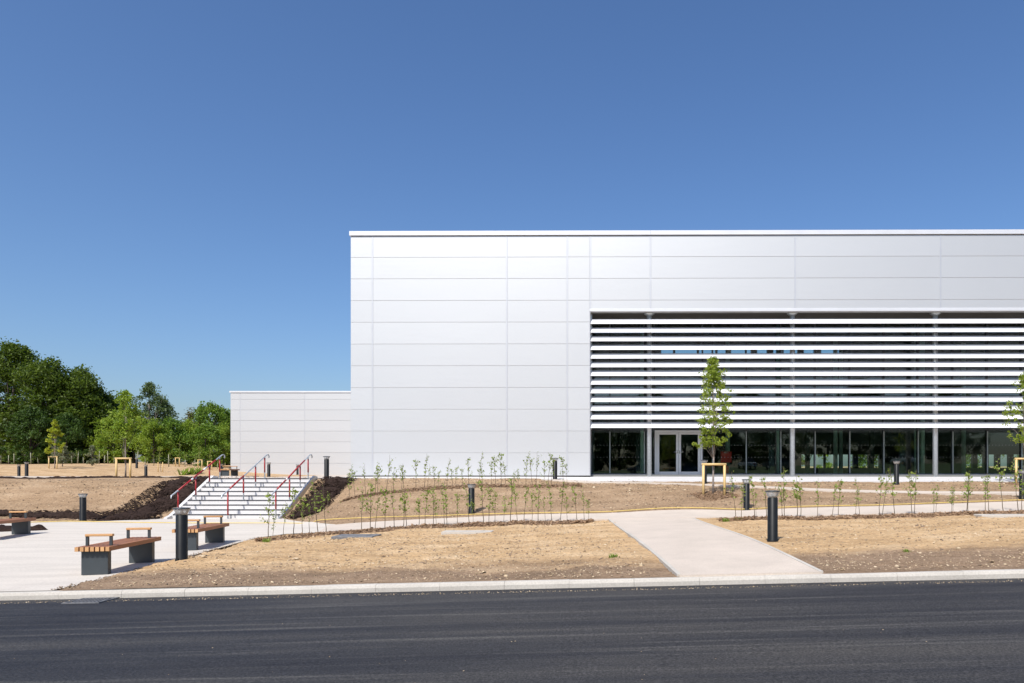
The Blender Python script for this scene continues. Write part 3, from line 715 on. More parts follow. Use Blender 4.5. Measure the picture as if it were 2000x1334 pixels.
# ------------------------------------------------------------------ bark mulch beds, stones and clods (nobody could count them)
cube_v = np.array([(-1, -1, -1), (1, -1, -1), (1, 1, -1), (-1, 1, -1), (-1, -1, 1), (1, -1, 1), (1, 1, 1), (-1, 1, 1)], float)
cube_f = [(3, 2, 1, 0), (4, 5, 6, 7), (0, 1, 5, 4), (1, 2, 6, 5), (2, 3, 7, 6), (3, 0, 4, 7)]
oct_v = np.array([(1, 0, 0), (0, 1, 0), (-1, 0, 0), (0, -1, 0), (0, 0, .8), (0, 0, -.8), (.7, .7, .45), (-.7, .6, .5), (-.6, -.7, .4), (.7, -.65, .5)], float)
oct_f = [(0, 6, 9), (6, 1, 7), (2, 8, 7), (3, 9, 8), (6, 4, 9), (6, 7, 4), (7, 8, 4), (8, 9, 4), (0, 1, 6), (1, 2, 7), (2, 3, 8), (3, 0, 9)]
def rotm(n, tilt=.5):
    a = RNG.uniform(0, 2*np.pi, n); b = RNG.normal(0, tilt, n); c = RNG.normal(0, tilt, n)
    Rz = np.zeros((n, 3, 3)); Rz[:, 0, 0] = np.cos(a); Rz[:, 0, 1] = -np.sin(a); Rz[:, 1, 0] = np.sin(a); Rz[:, 1, 1] = np.cos(a); Rz[:, 2, 2] = 1
    Rx = np.zeros((n, 3, 3)); Rx[:, 0, 0] = 1; Rx[:, 1, 1] = np.cos(b); Rx[:, 1, 2] = -np.sin(b); Rx[:, 2, 1] = np.sin(b); Rx[:, 2, 2] = np.cos(b)
    Ry = np.zeros((n, 3, 3)); Ry[:, 1, 1] = 1; Ry[:, 0, 0] = np.cos(c); Ry[:, 0, 2] = np.sin(c); Ry[:, 2, 0] = -np.sin(c); Ry[:, 2, 2] = np.cos(c)
    return Rz@Rx@Ry
def surf(x, y): return T(x, y)+fbm(x, y, 1.1, 4, 3)*.05+fbm(x, y, 7, 3, 9)*.030
def scatter(name, x, y, size, mat, label, flat=False, dz=0., z=None):
    n = len(x); sz = size*np.exp(RNG.normal(0, .35, n))
    if flat: v = cube_v[None]*np.stack([sz, sz*.35, sz*.16], -1)[:, None]; f = cube_f
    else: v = oct_v[None]*np.stack([sz*RNG.uniform(.8, 1.3, n), sz, sz*RNG.uniform(.5, .9, n)], -1)[:, None]; f = oct_f
    v = np.einsum('nij,nkj->nki', rotm(n, .45 if flat else .3), v)
    zz = surf(x, y) if z is None else z
    v += np.stack([x, y, zz+dz], -1)[:, None]
    o = link(name, solids_mesh(name, v, None, f, mat)); tag(o, label, kind='stuff'); return o
def bed(line, width, n, label, seed):
    p = resample(line, 400); t = RNG.uniform(0, 399, n); i = np.minimum(t.astype(int), 398); q = p[i]+(p[i+1]-p[i])*(t-i)[:, None]
    env = np.clip(np.minimum(t, 399-t)/30, .15, 1)*(1+.35*vnoise(t*.05, t*0, seed)*2)
    w_ = np.clip(RNG.normal(0, .38, n), -1, 1)*width*env
    x, y = q[:, 0], q[:, 1]+w_
    hump = .07*np.exp(-(w_/(width*.6))**2)
    scatter('mulch', x, y, .03, M['chip'], label, True, hump*RNG.uniform(.1, 1.1, n))
bed1 = [W(a, 924, d)[:2] for a, d in ((500, 17.3), (600, 18.2), (700, 18.9), (800, 19.8), (921, 20.3), (1050, 20.2), (1158, 19.9))]
bed2 = [W(a, 924, d)[:2] for a, d in ((668, 25.0), (700, 25.5), (800, 26.5), (921, 27), (1050, 26.8), (1135, 26.5))]
bed3 = [W(a, 924, d)[:2] for a, d in ((1405, 19.2), (1600, 19.3), (1800, 19.3), (2000, 19.3), (2400, 19.3))]
bed(bed1, .42, 9000, 'brown bark mulch strip under the front row of saplings', 1)
bed(bed2, .40, 6500, 'brown bark mulch strip curving over the bank', 2)
bed(bed3, .42, 9500, 'brown bark mulch strip below the right hand saplings', 3)
def disc(px, D, r, n, label):
    cx, cy = W(px, 924, D)[:2]; a = RNG.uniform(0, 2*np.pi, n); rr = r*np.sqrt(RNG.uniform(0, 1, n))*(1+.2*np.sin(3*a+1))
    scatter('mulch', cx+rr*np.cos(a)*1.25, cy+rr*np.sin(a), .03, M['chip'], label, True, .09*(1-rr/r/1.2)*RNG.uniform(.2, 1, n))
disc(1393, 24, .62, 2200, 'heap of bark mulch around the tree before the entrance'); disc(1999, 28.6, .5, 900, 'heap of bark mulch around the tree at the right edge')

def soil_pts(n, x0, x1, y0, y1, power=1.0):
    x = RNG.uniform(x0, x1, n); y = y0+(y1-y0)*RNG.uniform(0, 1, n)**power
    k = ~poly_in(x, y, plaza_poly); k &= y > kerb_y(x)+.2
    pe = [(.7, 9.5), (-.4, 21), (2.5, 21), (3.2, 9.5)]; k &= ~poly_in(x, y, pe)
    pp = [tuple(a) for a in pn]+[tuple(a) for a in pf[::-1]]; k &= ~poly_in(x, y, pp)
    k &= ~((x > -16.3) & (x < -11.9) & (y > 25.3) & (y < 28.9))
    k &= (vnoise(x*.6, y*.9, 77)+RNG.uniform(-.5, .5, n)) > -.15
    return x[k], y[k]
x, y = soil_pts(24000, -15, 12, 10.2, 22, 1.3); scatter('stones', x, y, .011, M['stone'], 'pale pebbles lying loose on the dry soil')
x, y = soil_pts(15000, -15, 12, 10.2, 22, 1.3); scatter('soil_clods', x, y, .014, M['clod'], 'dark soil clods scattered on the front beds')
x, y = soil_pts(300, -12, 10, 10.4, 20, 1.0); scatter('stones', x, y, .022, M['stone'], 'fist sized pale stones on the front soil')
x, y = soil_pts(20000, -28, 17, 22.3, 31, 1.0); scatter('soil_clods', x, y, .020, M['clod'], 'dark soil clods scattered on the banks')
x, y = soil_pts(5000, -26, 16, 22.3, 30, 1.0); scatter('stones', x, y, .018, M['stone'], 'pale pebbles lying loose on the banks')
# crumbs of soil spilt on the paving edges and grit along the kerb
def crumbs(line, spread, n, size, label, zf=None, m_='clod'):
    p = resample(line, 300); i = RNG.integers(0, 300, n); off = np.abs(RNG.normal(0, spread, n))
    x = p[i, 0]+RNG.normal(0, .05, n)-off*.4; y = p[i, 1]+off
    z = (zplaza(x, y)+EYE+.004) if zf is None else zf(x, y)
    scatter('soil_crumbs', x, y, size, M[m_], label, z=z)
crumbs(near_e[2:-1], .10, 900, .010, 'soil crumbs spilt on the edge of the plaza')
xk = np.linspace(-12, 9, 300)
crumbs([(a, kerb_y(a)-.30) for a in xk], .07, 1500, .005, 'fine grit lying in the gutter along the kerb', lambda x, y: zroad(x)+EYE+.003, 'stone')
crumbs([(a, 5.0) for a in xk], 2.2, 90, .0045, 'few pale grit stones lying on the road', lambda x, y: zroad(x)+EYE+.003, 'stone')
def clumps(x0, x1, y0, y1, n, label, sz=.024, f=None):
    x = RNG.uniform(x0, x1, n); y = RNG.uniform(y0, y1, n)
    if f: x, y = f(x, y)
    scatter('soil_clods', x, y, sz, M['compost'], label, dz=.06)
clumps(-18.5, -16.4, 24.9, 29.2, 4200, 'black compost lumps left of the stairs'); clumps(-11.8, -10.5, 25.4, 29, 2600, 'black compost lumps right of the stairs')
clumps(-32, -18.2, 25.4, 26.2, 4200, 'black compost lumps on the low ridge')
for px, py, D, s_, lab in ((578, 1098, 12.6, .055, 'pale flat stone lying on the front soil'), (395, 1091, 13.0, .06, 'white broken stone beside the front bollard')):
    x, y = W(px, 924, D)[:2]; o = MB().add(oct_v*np.array([s_*1.2, s_, s_*.6]), oct_f).build('stone', M['stone'], None, loc=(x, y, float(surf(np.array([x]), np.array([y]))[0])+.02)); o.rotation_euler.z = .6
    tag(o, lab, 'stone')

# inspection covers in the soil
for px, py, D, w2, d2_, m_, lab in ((914, 1040, 17.9, .62, .24, 'kerb', 'pale concrete cover slab in the soil in front of the mulch strip'), (1985, 1019, 18.4, 1.0, .22, 'kerb', 'long pale concrete slab in the soil at the right edge'), (697, 1048.5, 17.6, .5, .35, 'iron', 'grey metal cover beside the left end of the front mulch strip')):
    x, y = W(px, 924, D)[:2]; z = Tz(x, y)
    e = empty('inspection_cover', (x, y, z)); tag(e, lab, 'cover')
    MB().box(-w2, -d2_, -.1, w2, d2_, .045).build('surround', M[m_], e, bevel=.01)
    MB().box(-w2*.62, -d2_*.62, .046, w2*.62, d2_*.62, .052).build('lid', M['kerb' if m_ == 'kerb' else 'iron'], e, bevel=.003)

# yellow hose
hp = [W(a, 924, d)[:2] for a, d in ((-500, 23.6), (-200, 23.5), (0, 23.2), (60, 23.7), (130, 24.2), (200, 23.9), (260, 23.6), (400, 23.4), (560, 23.3), (640, 23.0), (760, 22.85), (860, 22.7), (921, 22.75), (1060, 22.5), (1190, 22.35), (1300, 22.3), (1450, 21.95), (1600, 22.15), (1800, 22.4), (2000, 22.6), (2400, 22.6))]
hp = resample(hp, 260); hx, hy = hp[:, 0], hp[:, 1]+.04*np.sin(np.arange(260)*.21)
hzv = np.where(poly_in(hx, hy, plaza_poly), zplaza(hx, hy)+EYE, T(hx, hy)+.03)+.02
tag(MB().tube(list(zip(hx, hy, hzv)), .013, 6).build('hose', M['hose']), 'long yellow hose lying along the path and across the plaza', 'hose')

# ------------------------------------------------------------------ bollards
def make_bollard():
    r = empty('bollard'); R_ = .098
    MB().lathe([(R_+.01, -.1), (R_+.01, .015), (R_, .03), (R_, .815), (R_-.006, .822)], n=28).build('post', M['black'], r)
    b = MB().box(-.012, -.125, .02, .012, .13, .035); b.build('base_flange', M['black'], r)
    MB().lathe([(R_-.012, .823), (R_+.005, .86), (R_+.035, .932), (R_+.036, .936)], n=28).build('lens', M['lens'], r)
    MB().lathe([(.078, .823), (.045, .85), (.02, .90), (.014, .935)], n=16).build('reflector', M['steel'], r)  # bright cone added inside to make the lens look whiter
    MB().lathe([(R_+.04, .937), (R_+.048, .943), (R_+.046, .956), (.05, .962)], n=28).build('cap', M['anth'], r)
    return r
bol = [(355, 1093, 13.1, 'nearest bollard, in the soil right of the nearest bench'), (1509, 1056, 13.6, 'bollard in the ochre soil right of the kerb path'),
       (162, 1020, 24.4, 'bollard at the foot of the left bank by the yellow hose'), (921, 1005, 23.1, 'bollard on the bank between the sapling rows'),
       (1458, 994, 22, 'bollard behind saplings right of the staked tree'), (1084, 935, 30.7, 'bollard before the white wall, left of the glazing'),
       (1751, 938, 28.7, 'bollard in front of the ground floor glazing at the right'), (1376, 937, 29.3, 'bollard beside the entrance door behind the staked tree'),
       (638, 932, 30, 'bollard at the top right of the stairs'), (1997, 978, 23.2, 'bollard cut by the right edge of the photo'),
       (525, 932, 47, 'bollard behind the middle handrail at the top of the stairs'), (581, 929, 66, 'small far bollard seen between the middle and right handrails'),
       (37, 930.5, 54, 'far left bollard, smaller of the pair by the upper path'), (52, 934, 46, 'bollard right of its pair on the far left upper path'),
       (267, 928, 66, 'far bollard just right of the large staked tree, the smaller of two'), (285, 932.5, 52, 'bollard right of the large staked tree, the larger of two'),
       (432, 930, 50, 'bollard behind the left end of the upper bench')]
b0 = make_bollard()
for i, (px, py, D, lab) in enumerate(bol):
    o = b0 if i == 0 else copy_tree(b0)
    x, y = W(px, 924, D)[:2]; z = Tz(x, y)
    if poly_in(np.array([x]), np.array([y]), plaza_poly)[0]: z = float(zplaza(x, y))+EYE
    o.location = (x, y, z); o.rotation_euler.z = i*1.3
    tag(o, lab, 'bollard', 'black bollard lights')

# ------------------------------------------------------------------ benches (local y = long axis, origin at near end)
def make_bench():
    r = empty('bench'); Wd, Ln, H0, TK = .52, 1.95, .40, .075
    n = 7; sw = (Wd-6*.018)/n
    for k in range(n):
        x0 = -Wd/2+k*(sw+.018)
        s1 = MB().box(x0, .002, H0, x0+sw, Ln, H0+TK).build('slat', M['wood'], r, bevel=.004)
        MB().box(x0+.002, -.004, H0+.002, x0+sw-.002, .001, H0+TK-.002).build('end_grain', M['woodend'], s1)
    lw = .40
    for y0 in (.08, 1.70):
        lg = MB()
        lg.prism([(-lw/2, 0), (lw/2, 0), (lw/2, H0-.012), (-lw/2, H0-.012)], 'y', y0, y0+.012)
        lg.box(-lw/2, y0+.012, 0, -lw/2+.012, y0+.10, H0-.012).box(lw/2-.012, y0+.012, 0, lw/2, y0+.10, H0-.012).box(-lw/2, y0+.10, 0, lw/2, y0+.112, H0-.012)
        lg.build('leg', M['anth'], r, bevel=.002)
        MB().box(-lw/2-.01, y0, H0-.011, lw/2+.01, y0+.11, H0-.001).build('bracket', M['anth'], r)
    for y0 in (.22, 1.62):
        a = MB().box(-.20, y0-.035, .635, .22, y0+.035, .675).build('armrest', M['woodend'], r, bevel=.006)
        for sx in (-.175, .185): MB().box(sx-.02, y0-.02, H0+TK, sx+.02, y0+.02, .634).build('upright', M['anth'], a)
    return r
bn = make_bench(); AX = .182
ben = [(-8.69, 11.83, 'nearest bench, its slat ends facing the road'), (-9.33, 15.45, 'second bench, partly behind the nearest bollard'), (-15.93, 17.75, 'bench cut off by the left edge of the photo'),
       (W(439, 924, 44.3)[0], 44.3, 'small bench on the landing above the stairs')]
for i, (x, y, lab) in enumerate(ben):
    o = bn if i == 0 else copy_tree(bn)
    z = float(zplaza(x, y))+EYE+.002 if i < 3 else Tz(x, y)+.02
    o.location = (x, y, z); o.rotation_euler.z = AX; tag(o, lab, 'bench', 'timber and steel benches')

# ------------------------------------------------------------------ foliage
def leaf_quads(cen, size, flat=.0, aspect=.55, droop=0):
    n = len(cen); a = RNG.normal(size=(n, 3)); a[:, 2] = a[:, 2]*(1-flat)-droop; a /= np.linalg.norm(a, axis=1)[:, None]
    b = RNG.normal(size=(n, 3)); b -= (a*b).sum(1)[:, None]*a; b /= np.linalg.norm(b, axis=1)[:, None]
    s_ = size*np.exp(RNG.normal(0, .25, n))[:, None]
    return np.stack([cen-a*s_*.5, cen+b*s_*aspect*.5, cen+a*s_*.5, cen-b*s_*aspect*.5], 1)
def crown_points(h0, h1, rad, nclump, nleaf, cr, shape=.5, seed=0, gap=.55):
    rg = np.random.default_rng(seed); cs = []
    while len(cs) < nclump:
        t = rg.uniform(0, 1); a = rg.uniform(0, 2*np.pi); env = (math.sin(math.pi*min(1, (t+.02))**shape)**.6 if t < 1 else 0)
        lob = 1+.22*math.sin(2*a+seed)+.16*math.sin(5*a+seed*2+t*6)
        r = rad*env*lob*math.sqrt(rg.uniform(gap**2, 1)); cs.append((r*math.cos(a), r*math.sin(a), h0+(h1-h0)*t))
    cs = np.array(cs)
    if 60 < seed < 63: cs[:6] = np.array([(-.30*q+rg.normal(0, .05), .22*q+rg.normal(0, .05), h0+.05+rg.normal(0, .06)) for q in np.linspace(.5, 1.5, 6)])
    k = rg.integers(0, nclump, nleaf); rc = cr*rg.uniform(.35, 1.25, nclump)[k]
    d = rg.normal(size=(nleaf, 3)); d /= np.linalg.norm(d, axis=1)[:, None]; d[:, 2] *= .85
    return cs, cs[k]+d*(rc*rg.uniform(.1, 1, nleaf)**.5*(1+.12*rg.normal(size=nleaf)))[:, None]
def trunk(mbd, h, r0, lean=.02, rnd=random, fork=None):
    pts = []; x = y = 0
    for i in range(7):
        pts.append((x, y, h*i/6)); x += rnd.uniform(-lean, lean)*h/6*3; y += rnd.uniform(-lean, lean)*h/6*3
    mbd.tube(pts, [r0*(1.35 if i == 0 else 1-.11*i) for i in range(7)], 9); return pts
def tree_proto(name, h, crown0, rad, mat, bark, nclump, nleaf, cr, leaf, seed, shape=.5, gap=.55, r0=.25, limbs=14, droop=0):
    rnd = random.Random(seed); cs, pts = crown_points(crown0, h, rad, nclump, nleaf, cr, shape, seed, gap)
    tb = MB(); tp = trunk(tb, h*.8, r0, .015, rnd)
    for k in range(limbs):
        c = cs[rnd.randrange(len(cs))]; j = rnd.uniform(.3, .85); b = Vector(tp[int(j*6)]); e = Vector(c)
        if e.z < b.z+.2: b = Vector(tp[max(1, int(e.z/(h*.8)*5))])
        m1 = b.lerp(e, .5)+Vector((0, 0, h*.02)); tb.tube([b, m1, e], [r0*.35, r0*.2, r0*.06], 6)
    return tb.mesh(name+'_trunk', bark), quads_mesh(name+'_crown', leaf_quads(pts, leaf, droop=droop), mat)
def plant(name, proto, x, y, z, label, cat, group=None, sc=1, rz=0, sz=None):
    r = empty(name, (x, y, z), rz); r.scale = (sc, sc, sz or sc); tag(r, label, cat, group)
    link('trunk' if cat == 'tree' else 'stem', proto[0], r); link('crown' if cat == 'tree' else 'leaves', proto[1], r); return r

oakA = tree_proto('oak', 13.6, 1.2, 5.4, M['leaf_oak'], M['darkbark'], 150, 34000, 1.25, .26, 5, .75, .62)
oakB = tree_proto('oak', 10.5, .6, 4.4, M['leaf_oak'], M['darkbark'], 125, 27000, 1.2, .26, 8, .7, .62)
darkA = tree_proto('dark', 9.0, .1, 4.2, M['leaf_dark'], M['darkbark'], 110, 16000, 1.1, .30, 12, .75, .5)
birch = tree_proto('birch', 9.4, 1.2, 2.9, M['leaf_birch'], M['bark'], 150, 10000, .60, .19, 21, .6, .15, .14, 26, .6)
roundA = tree_proto('round', 7.2, .6, 3.4, M['leaf_mid'], M['darkbark'], 90, 13000, .85, .24, 31, .7, .6)
bronze = tree_proto('bronze', 6.5, 1.0, 2.2, M['leaf_brown'], M['bark'], 60, 4200, .6, .17, 33, .7, .3, .12, 20)
limeA = tree_proto('lime', 5.6, .1, 2.5, M['leaf_lime'], M['darkbark'], 70, 9000, .7, .20, 41, .75, .4, .12)
limeB = tree_proto('lime', 4.4, .05, 2.3, M['leaf_mid'], M['darkbark'], 60, 8000, .7, .20, 43, .75, .4, .12)
def tp(px, D): x, y = W(px, 924, D)[:2]; return x, y, Tz(x, y)-.05
G1 = 'big trees at the left'; ORD0 = ('first', 'second', 'third', 'fourth', 'fifth')
far = [('oak_tree', oakA, -75, 80, .95, 'tall dark oak cut off by the left edge', 12), ('oak_tree', oakA, 22, 79, .955, 'tallest dark oak at the far left', 0),
       ('oak_tree', oakB, 98, 78, 1.03, 'broad oak right of the tallest one', 1), ('oak_tree', oakB, 155, 80, .97, 'oak whose crown steps down towards the birch', 2),
       ('oak_tree', darkA, 190, 82, .90, 'shaded dark tree behind the pyramid shaped tree', 3), ('oak_tree', darkA, 214, 84, .82, 'dark tree behind the large staked tree', 1),
       ('oak_tree', darkA, 60, 73, .62, 'low dark tree before the oaks at the left', 2), ('oak_tree', darkA, 130, 74, .55, 'low dark tree behind the silvery tree', 5),
       ('birch_tree', birch, 292, 84, 1.0, 'airy grey green birch against the sky', 0), ('birch_tree', birch, 322, 86, .8, 'smaller birch leaning out right of the taller birch', 2.2),
       ('lime_green_tree', limeA, 222, 76, .95, 'bright green bush behind the large staked tree trunk', 0), ('lime_green_tree', limeA, 262, 78, .98, 'bright green bush below the taller birch', 1.4),
       ('lime_green_tree', limeA, 300, 76, .80, 'yellow green bush below the gap between the birches', 2.9), ('lime_green_tree', limeB, 335, 78, 1.05, 'green bush right of the smaller birch', .8),
       ('lime_green_tree', limeA, 368, 80, .85, 'yellow green bush below the bronze tree', 4), ('lime_green_tree', limeB, 402, 76, .95, 'green bush below the rounded tree', 2),
       ('lime_green_tree', limeA, 436, 78, .80, 'yellow green bush against the corner of the rear wing', 3.3),
       ('rounded_tree', roundA, 412, 88, 1.02, 'rounded mid green tree beside the rear wing', .5), ('rounded_tree', roundA, 445, 90, .92, 'mid green tree half behind the rear wing', 2.5),
       ('bronze_tree', bronze, 372, 86, 1.0, 'bronze brown tree left of the rounded one', 0)]
for nm, pr, px, D, sc, lab, rz in far:
    x, y, z = tp(px, D); plant(nm, pr, x, y, z, lab, 'tree', G1, sc, rz)
for i, (px, sc) in enumerate(((-8, .7), (35, .75), (92, .7), (160, .7), (205, .6))):
    x, y, z = tp(px, 88); plant('oak_tree', darkA, x, y, z, ORD0[i]+' dark tree from the left in the shade behind the oaks', 'tree', G1, sc*1.1, i*1.7)
# more trees out of the frame to the left, and behind the building, seen through its far windows
for i, (x, y, sc) in enumerate([(-98, 78, 1), (-108, 86, .9)]): plant('oak_tree', oakA, x, y, Tz(x, y), 'oak in the line beyond the left edge, '+('near the frame' if i == 0 else 'farther out'), 'tree', G1, sc, i*2.)
for i in range(9):
    x = -2+i*5.2; plant('lime_green_tree', limeB if i % 2 else limeA, x, 66+(i*37 % 5), Tz(x, 66)-.1, 'green bush behind the building, seen through its far windows', 'tree', 'bushes behind the building', 1, i*1.1)

# small planted trees
def small_tree(seed, h, c0, rad, mat, nclump, nleaf, cr, leaf, shape=.55, r0=.035, gap=.2, limbs=16):
    return tree_proto('young', h, c0, rad, mat, M['bark'], nclump, nleaf, cr, leaf, seed, shape, gap, r0, limbs)
pearA = small_tree(61, 4.65, 1.75, .60, M['leaf_young'], 200, 6200, .15, .072, .62, gap=.0)
pearB = small_tree(62, 4.5, 1.8, .66, M['leaf_young'], 130, 3000, .15, .082, .62, gap=.0)
airy = small_tree(63, 4.5, 1.9, .75, M['leaf_lime'], 90, 4200, .26, .11, .75)
yel = small_tree(64, 4.1, 1.4, .62, M['leaf_yel'], 60, 3000, .16, .15, .34, r0=.03)
oliv = small_tree(65, 1.9, .45, .66, M['leaf_grey'], 50, 2600, .22, .11, .75)
pyr = small_tree(66, 1.9, .1, .50, M['leaf_grey'], 50, 2400, .15, .11, .35)
def stakes(px, D, w2, hgt, label, r=.045, sunk=0, dy=-.12, bar=True, rz=0):
    x, y = W(px, 924, D)[:2]; y += dy; z = Tz(x, y)
    e = empty('tree_stake', (x, y, z), rz); tag(e, label, 'tree stake', 'timber stakes holding young trees')
    for sx in (-1, 1): MB().tube([(sx*w2, 0, -.2), (sx*w2, 0, hgt)], r, 10).build('post', M['stake'], e)
    if bar: MB().tube([(-w2-r*1.3, -.0, hgt+r*.4), (w2+r*1.3, 0, hgt+r*.4)], r*.95, 10).build('crossbar', M['stake'], e)
    MB().box(-.05, -.02, hgt-.03, .05, .12, hgt+.05).build('strap', M['plinth'], e)
    return e
PT = [('young_tree', pearA, 1393, 24.0, 1.0, 'young green tree staked in front of the entrance'), ('young_tree', pearB, 2001, 28.6, 1.0, 'young staked tree cut by the right edge'),
      ('young_tree', airy, 245, 37, 1.0, 'large airy young tree staked on the left bank top'), ('young_tree', yel, 107, 60, 1.0, 'small yellow green staked tree before the dark oaks'),
      ('silvery_tree', oliv, 122, 63, 1.0, 'low silvery grey tree right of the yellow green one'), ('pyramid_tree', pyr, 180, 66, 1.0, 'small pyramid shaped tree before the dark trees')]
for i, (nm, pr, px, D, sc, lab) in enumerate(PT):
    x, y, z = tp(px, D); plant(nm, pr, x, y, z, lab, 'tree', None, sc, .6+i)
stakes(1393.5, 24.0, .355, 1.02, 'tan timber stake frame holding the tree before the entrance'); stakes(1999, 28.6, .36, 1.02, 'timber stake frame at the right edge of the photo')
stakes(244, 37, .36, .98, 'timber stake frame of the large airy tree', .05); stakes(105.5, 60, .34, .98, 'timber stake frame of the small yellow green tree')
stakes(315, 63, .2, .9, 'reddish pair of stakes around a thin sapling', .035, bar=False); stakes(348, 72, .2, .85, 'small stake frame behind the left handrail, leftmost of three')
stakes(392, 72, .2, .8, 'small stake frame behind the left handrail, middle of three'); stakes(411, 70, .2, .8, 'small stake frame behind the left handrail, rightmost of three')

# whips: thin saplings in rows; six shapes shared
def whip_mesh(seed, h):
    rnd = random.Random(seed); mbd = MB(); pts = []; x = y = 0; lx, ly = rnd.uniform(-.10, .10), rnd.uniform(-.06, .06)
    for i in range(9):
        pts.append((x, y, h*i/8)); x += lx*h/8+rnd.uniform(-.014, .014); y += ly*h/8+rnd.uniform(-.014, .014)
    mbd.tube(pts, [.010-.0009*i for i in range(9)], 5); cen = []
    for k in range(rnd.randint(4, 8)):
        i = rnd.uniform(2.5, 7.5); b = Vector(pts[int(i)]).lerp(Vector(pts[int(i)+1]), i % 1); a = rnd.uniform(0, 6.28); L = rnd.uniform(.12, .34)*(1.2-i/10)
        e = b+Vector((math.cos(a)*L*.7, math.sin(a)*L*.7, L*.8)); mbd.tube([b, b.lerp(e, .5)+Vector((0, 0, -.02)), e], [.005, .004, .002], 4)
        for q in range(rnd.randint(4, 10)): cen.append(b.lerp(e, rnd.uniform(.25, 1.05))+Vector((rnd.gauss(0, .03), rnd.gauss(0, .03), rnd.gauss(0, .03))))
    for q in range(rnd.randint(12, 28)):
        i = rnd.uniform(3.2, 7.99); cen.append(Vector(pts[int(i)]).lerp(Vector(pts[int(i)+1]), i % 1)+Vector((rnd.gauss(0, .035), rnd.gauss(0, .035), rnd.gauss(0, .02))))
    return mbd.mesh('sapling_stem', M['whip']), quads_mesh('sapling_leaves', leaf_quads(np.array([tuple(c) for c in cen]), .054, aspect=.75), M['leaf_whip'])
whips = [whip_mesh(100+i, 1.02+.07*(i % 5)) for i in range(9)]
_o = 'first second third fourth fifth sixth seventh eighth ninth tenth eleventh twelfth thirteenth fourteenth fifteenth sixteenth seventeenth eighteenth nineteenth'.split()
_t = {20: 'twenty', 30: 'thirty', 40: 'forty'}
ORD = _o+[x for t in (20, 30, 40) for x in [_t[t][:-1]+'ieth']+[_t[t]+'-'+q for q in _o[:9]]]
def whip_row(line, pxs, jit, label, group, s0=1.0, seed=0):
    rnd = random.Random(seed); L = np.array(line); pxl = X0+F*L[:, 0]/L[:, 1]
    pxs = sorted(pxs)
    for i, px in enumerate(pxs):
        D = float(np.interp(px, pxl, L[:, 1]))+rnd.uniform(-jit, jit); x = (px-X0)*D/F
        pr = whips[rnd.randrange(9)]; sc = s0*rnd.choice((rnd.uniform(.6, .85), rnd.uniform(.85, 1.1), rnd.uniform(.95, 1.22)))
        r = plant('sapling', pr, x, D, float(surf(np.array([x]), np.array([D]))[0]), ORD[i]+' '+label, 'sapling', group, sc, rnd.uniform(0, 6.28))
fr = [525, 533, 552, 575, 590, 604, 622, 637, 706, 723, 733, 752, 770, 787, 794, 818, 830, 846, 853, 868, 873, 893, 917, 925, 944, 955, 967, 983, 997, 1011, 1023, 1040, 1052, 1065, 1078, 1094, 1107, 1127, 1141, 1150]
whip_row([(x, y+.12) for x, y in bed1], fr, .12, 'sapling from the left in the front row along the footpath', 'front row of saplings', 1.0, 1)
bk = [682, 694, 714, 733, 738, 755, 768, 785, 789, 812, 829, 835, 848, 856, 872, 884, 890, 903, 915, 935, 943, 960, 968, 978, 988, 1003, 1013, 1028, 1040, 1047, 1063, 1070, 1077, 1100, 1108]
whip_row(bed2, bk, .18, 'sapling from the left in the curved row on the bank', 'back row of saplings', .98, 2)
rg = [1437, 1448, 1474, 1476, 1497, 1529, 1533, 1557, 1564, 1596, 1626, 1637, 1670, 1680, 1716, 1724, 1748, 1782, 1785, 1824, 1827, 1858, 1862, 1887, 1891, 1925, 1931, 1960, 1989, 1996, 2030, 2060, 2090]
whip_row([(x, y+.22) for x, y in bed3], rg, .12, 'sapling from the left in the row right of the kerb path', 'right row of saplings', 1.0, 3)
st4 = [(W(585, 924, 24.9)[0], 24.9), (W(650, 924, 25.3)[0], 25.3)]
whip_row(st4, [592, 604, 616, 640], .3, 'small sapling from the left at the foot of the stairs bank', 'saplings by the stairs', .55, 4)
rr = random.Random(9)
farw = [tp(px, rr.uniform(70, 74)) for px in (2, 17, 27, 47, 62, 76, 131, 139, 150, 164, 195, 203, 212, 223, 270, 283, 300, 330, 360, 380, 425)]
for i, (x, y, z) in enumerate(sorted(farw, key=lambda p: p[0]/p[1])):
    r = plant('sapling', whips[rr.randrange(9)], x, y, z, ORD[i]+' sapling from the left in the far row before the trees', 'sapling', 'far saplings at the tree line', rr.uniform(1.0, 1.45), rr.uniform(0, 6))
    MB().tube([(.06, 0, 0), (.06+rr.uniform(-.05, .05), 0, rr.uniform(.6, 1.1))], .024, 6).build('guard', M['galvold'], r)
for (px, D), lb in zip(((315, 63), (348, 72), (392, 72), (411, 70)), ('between the pair of reddish stakes', 'in the leftmost small stake frame', 'in the middle small stake frame', 'in the rightmost small stake frame')):
    x, y, z = tp(px, D); plant('sapling', whips[rr.randrange(9)], x, y, z, 'tall thin sapling '+lb, 'sapling', 'staked thin saplings on the far mound', 2.0, 1.)
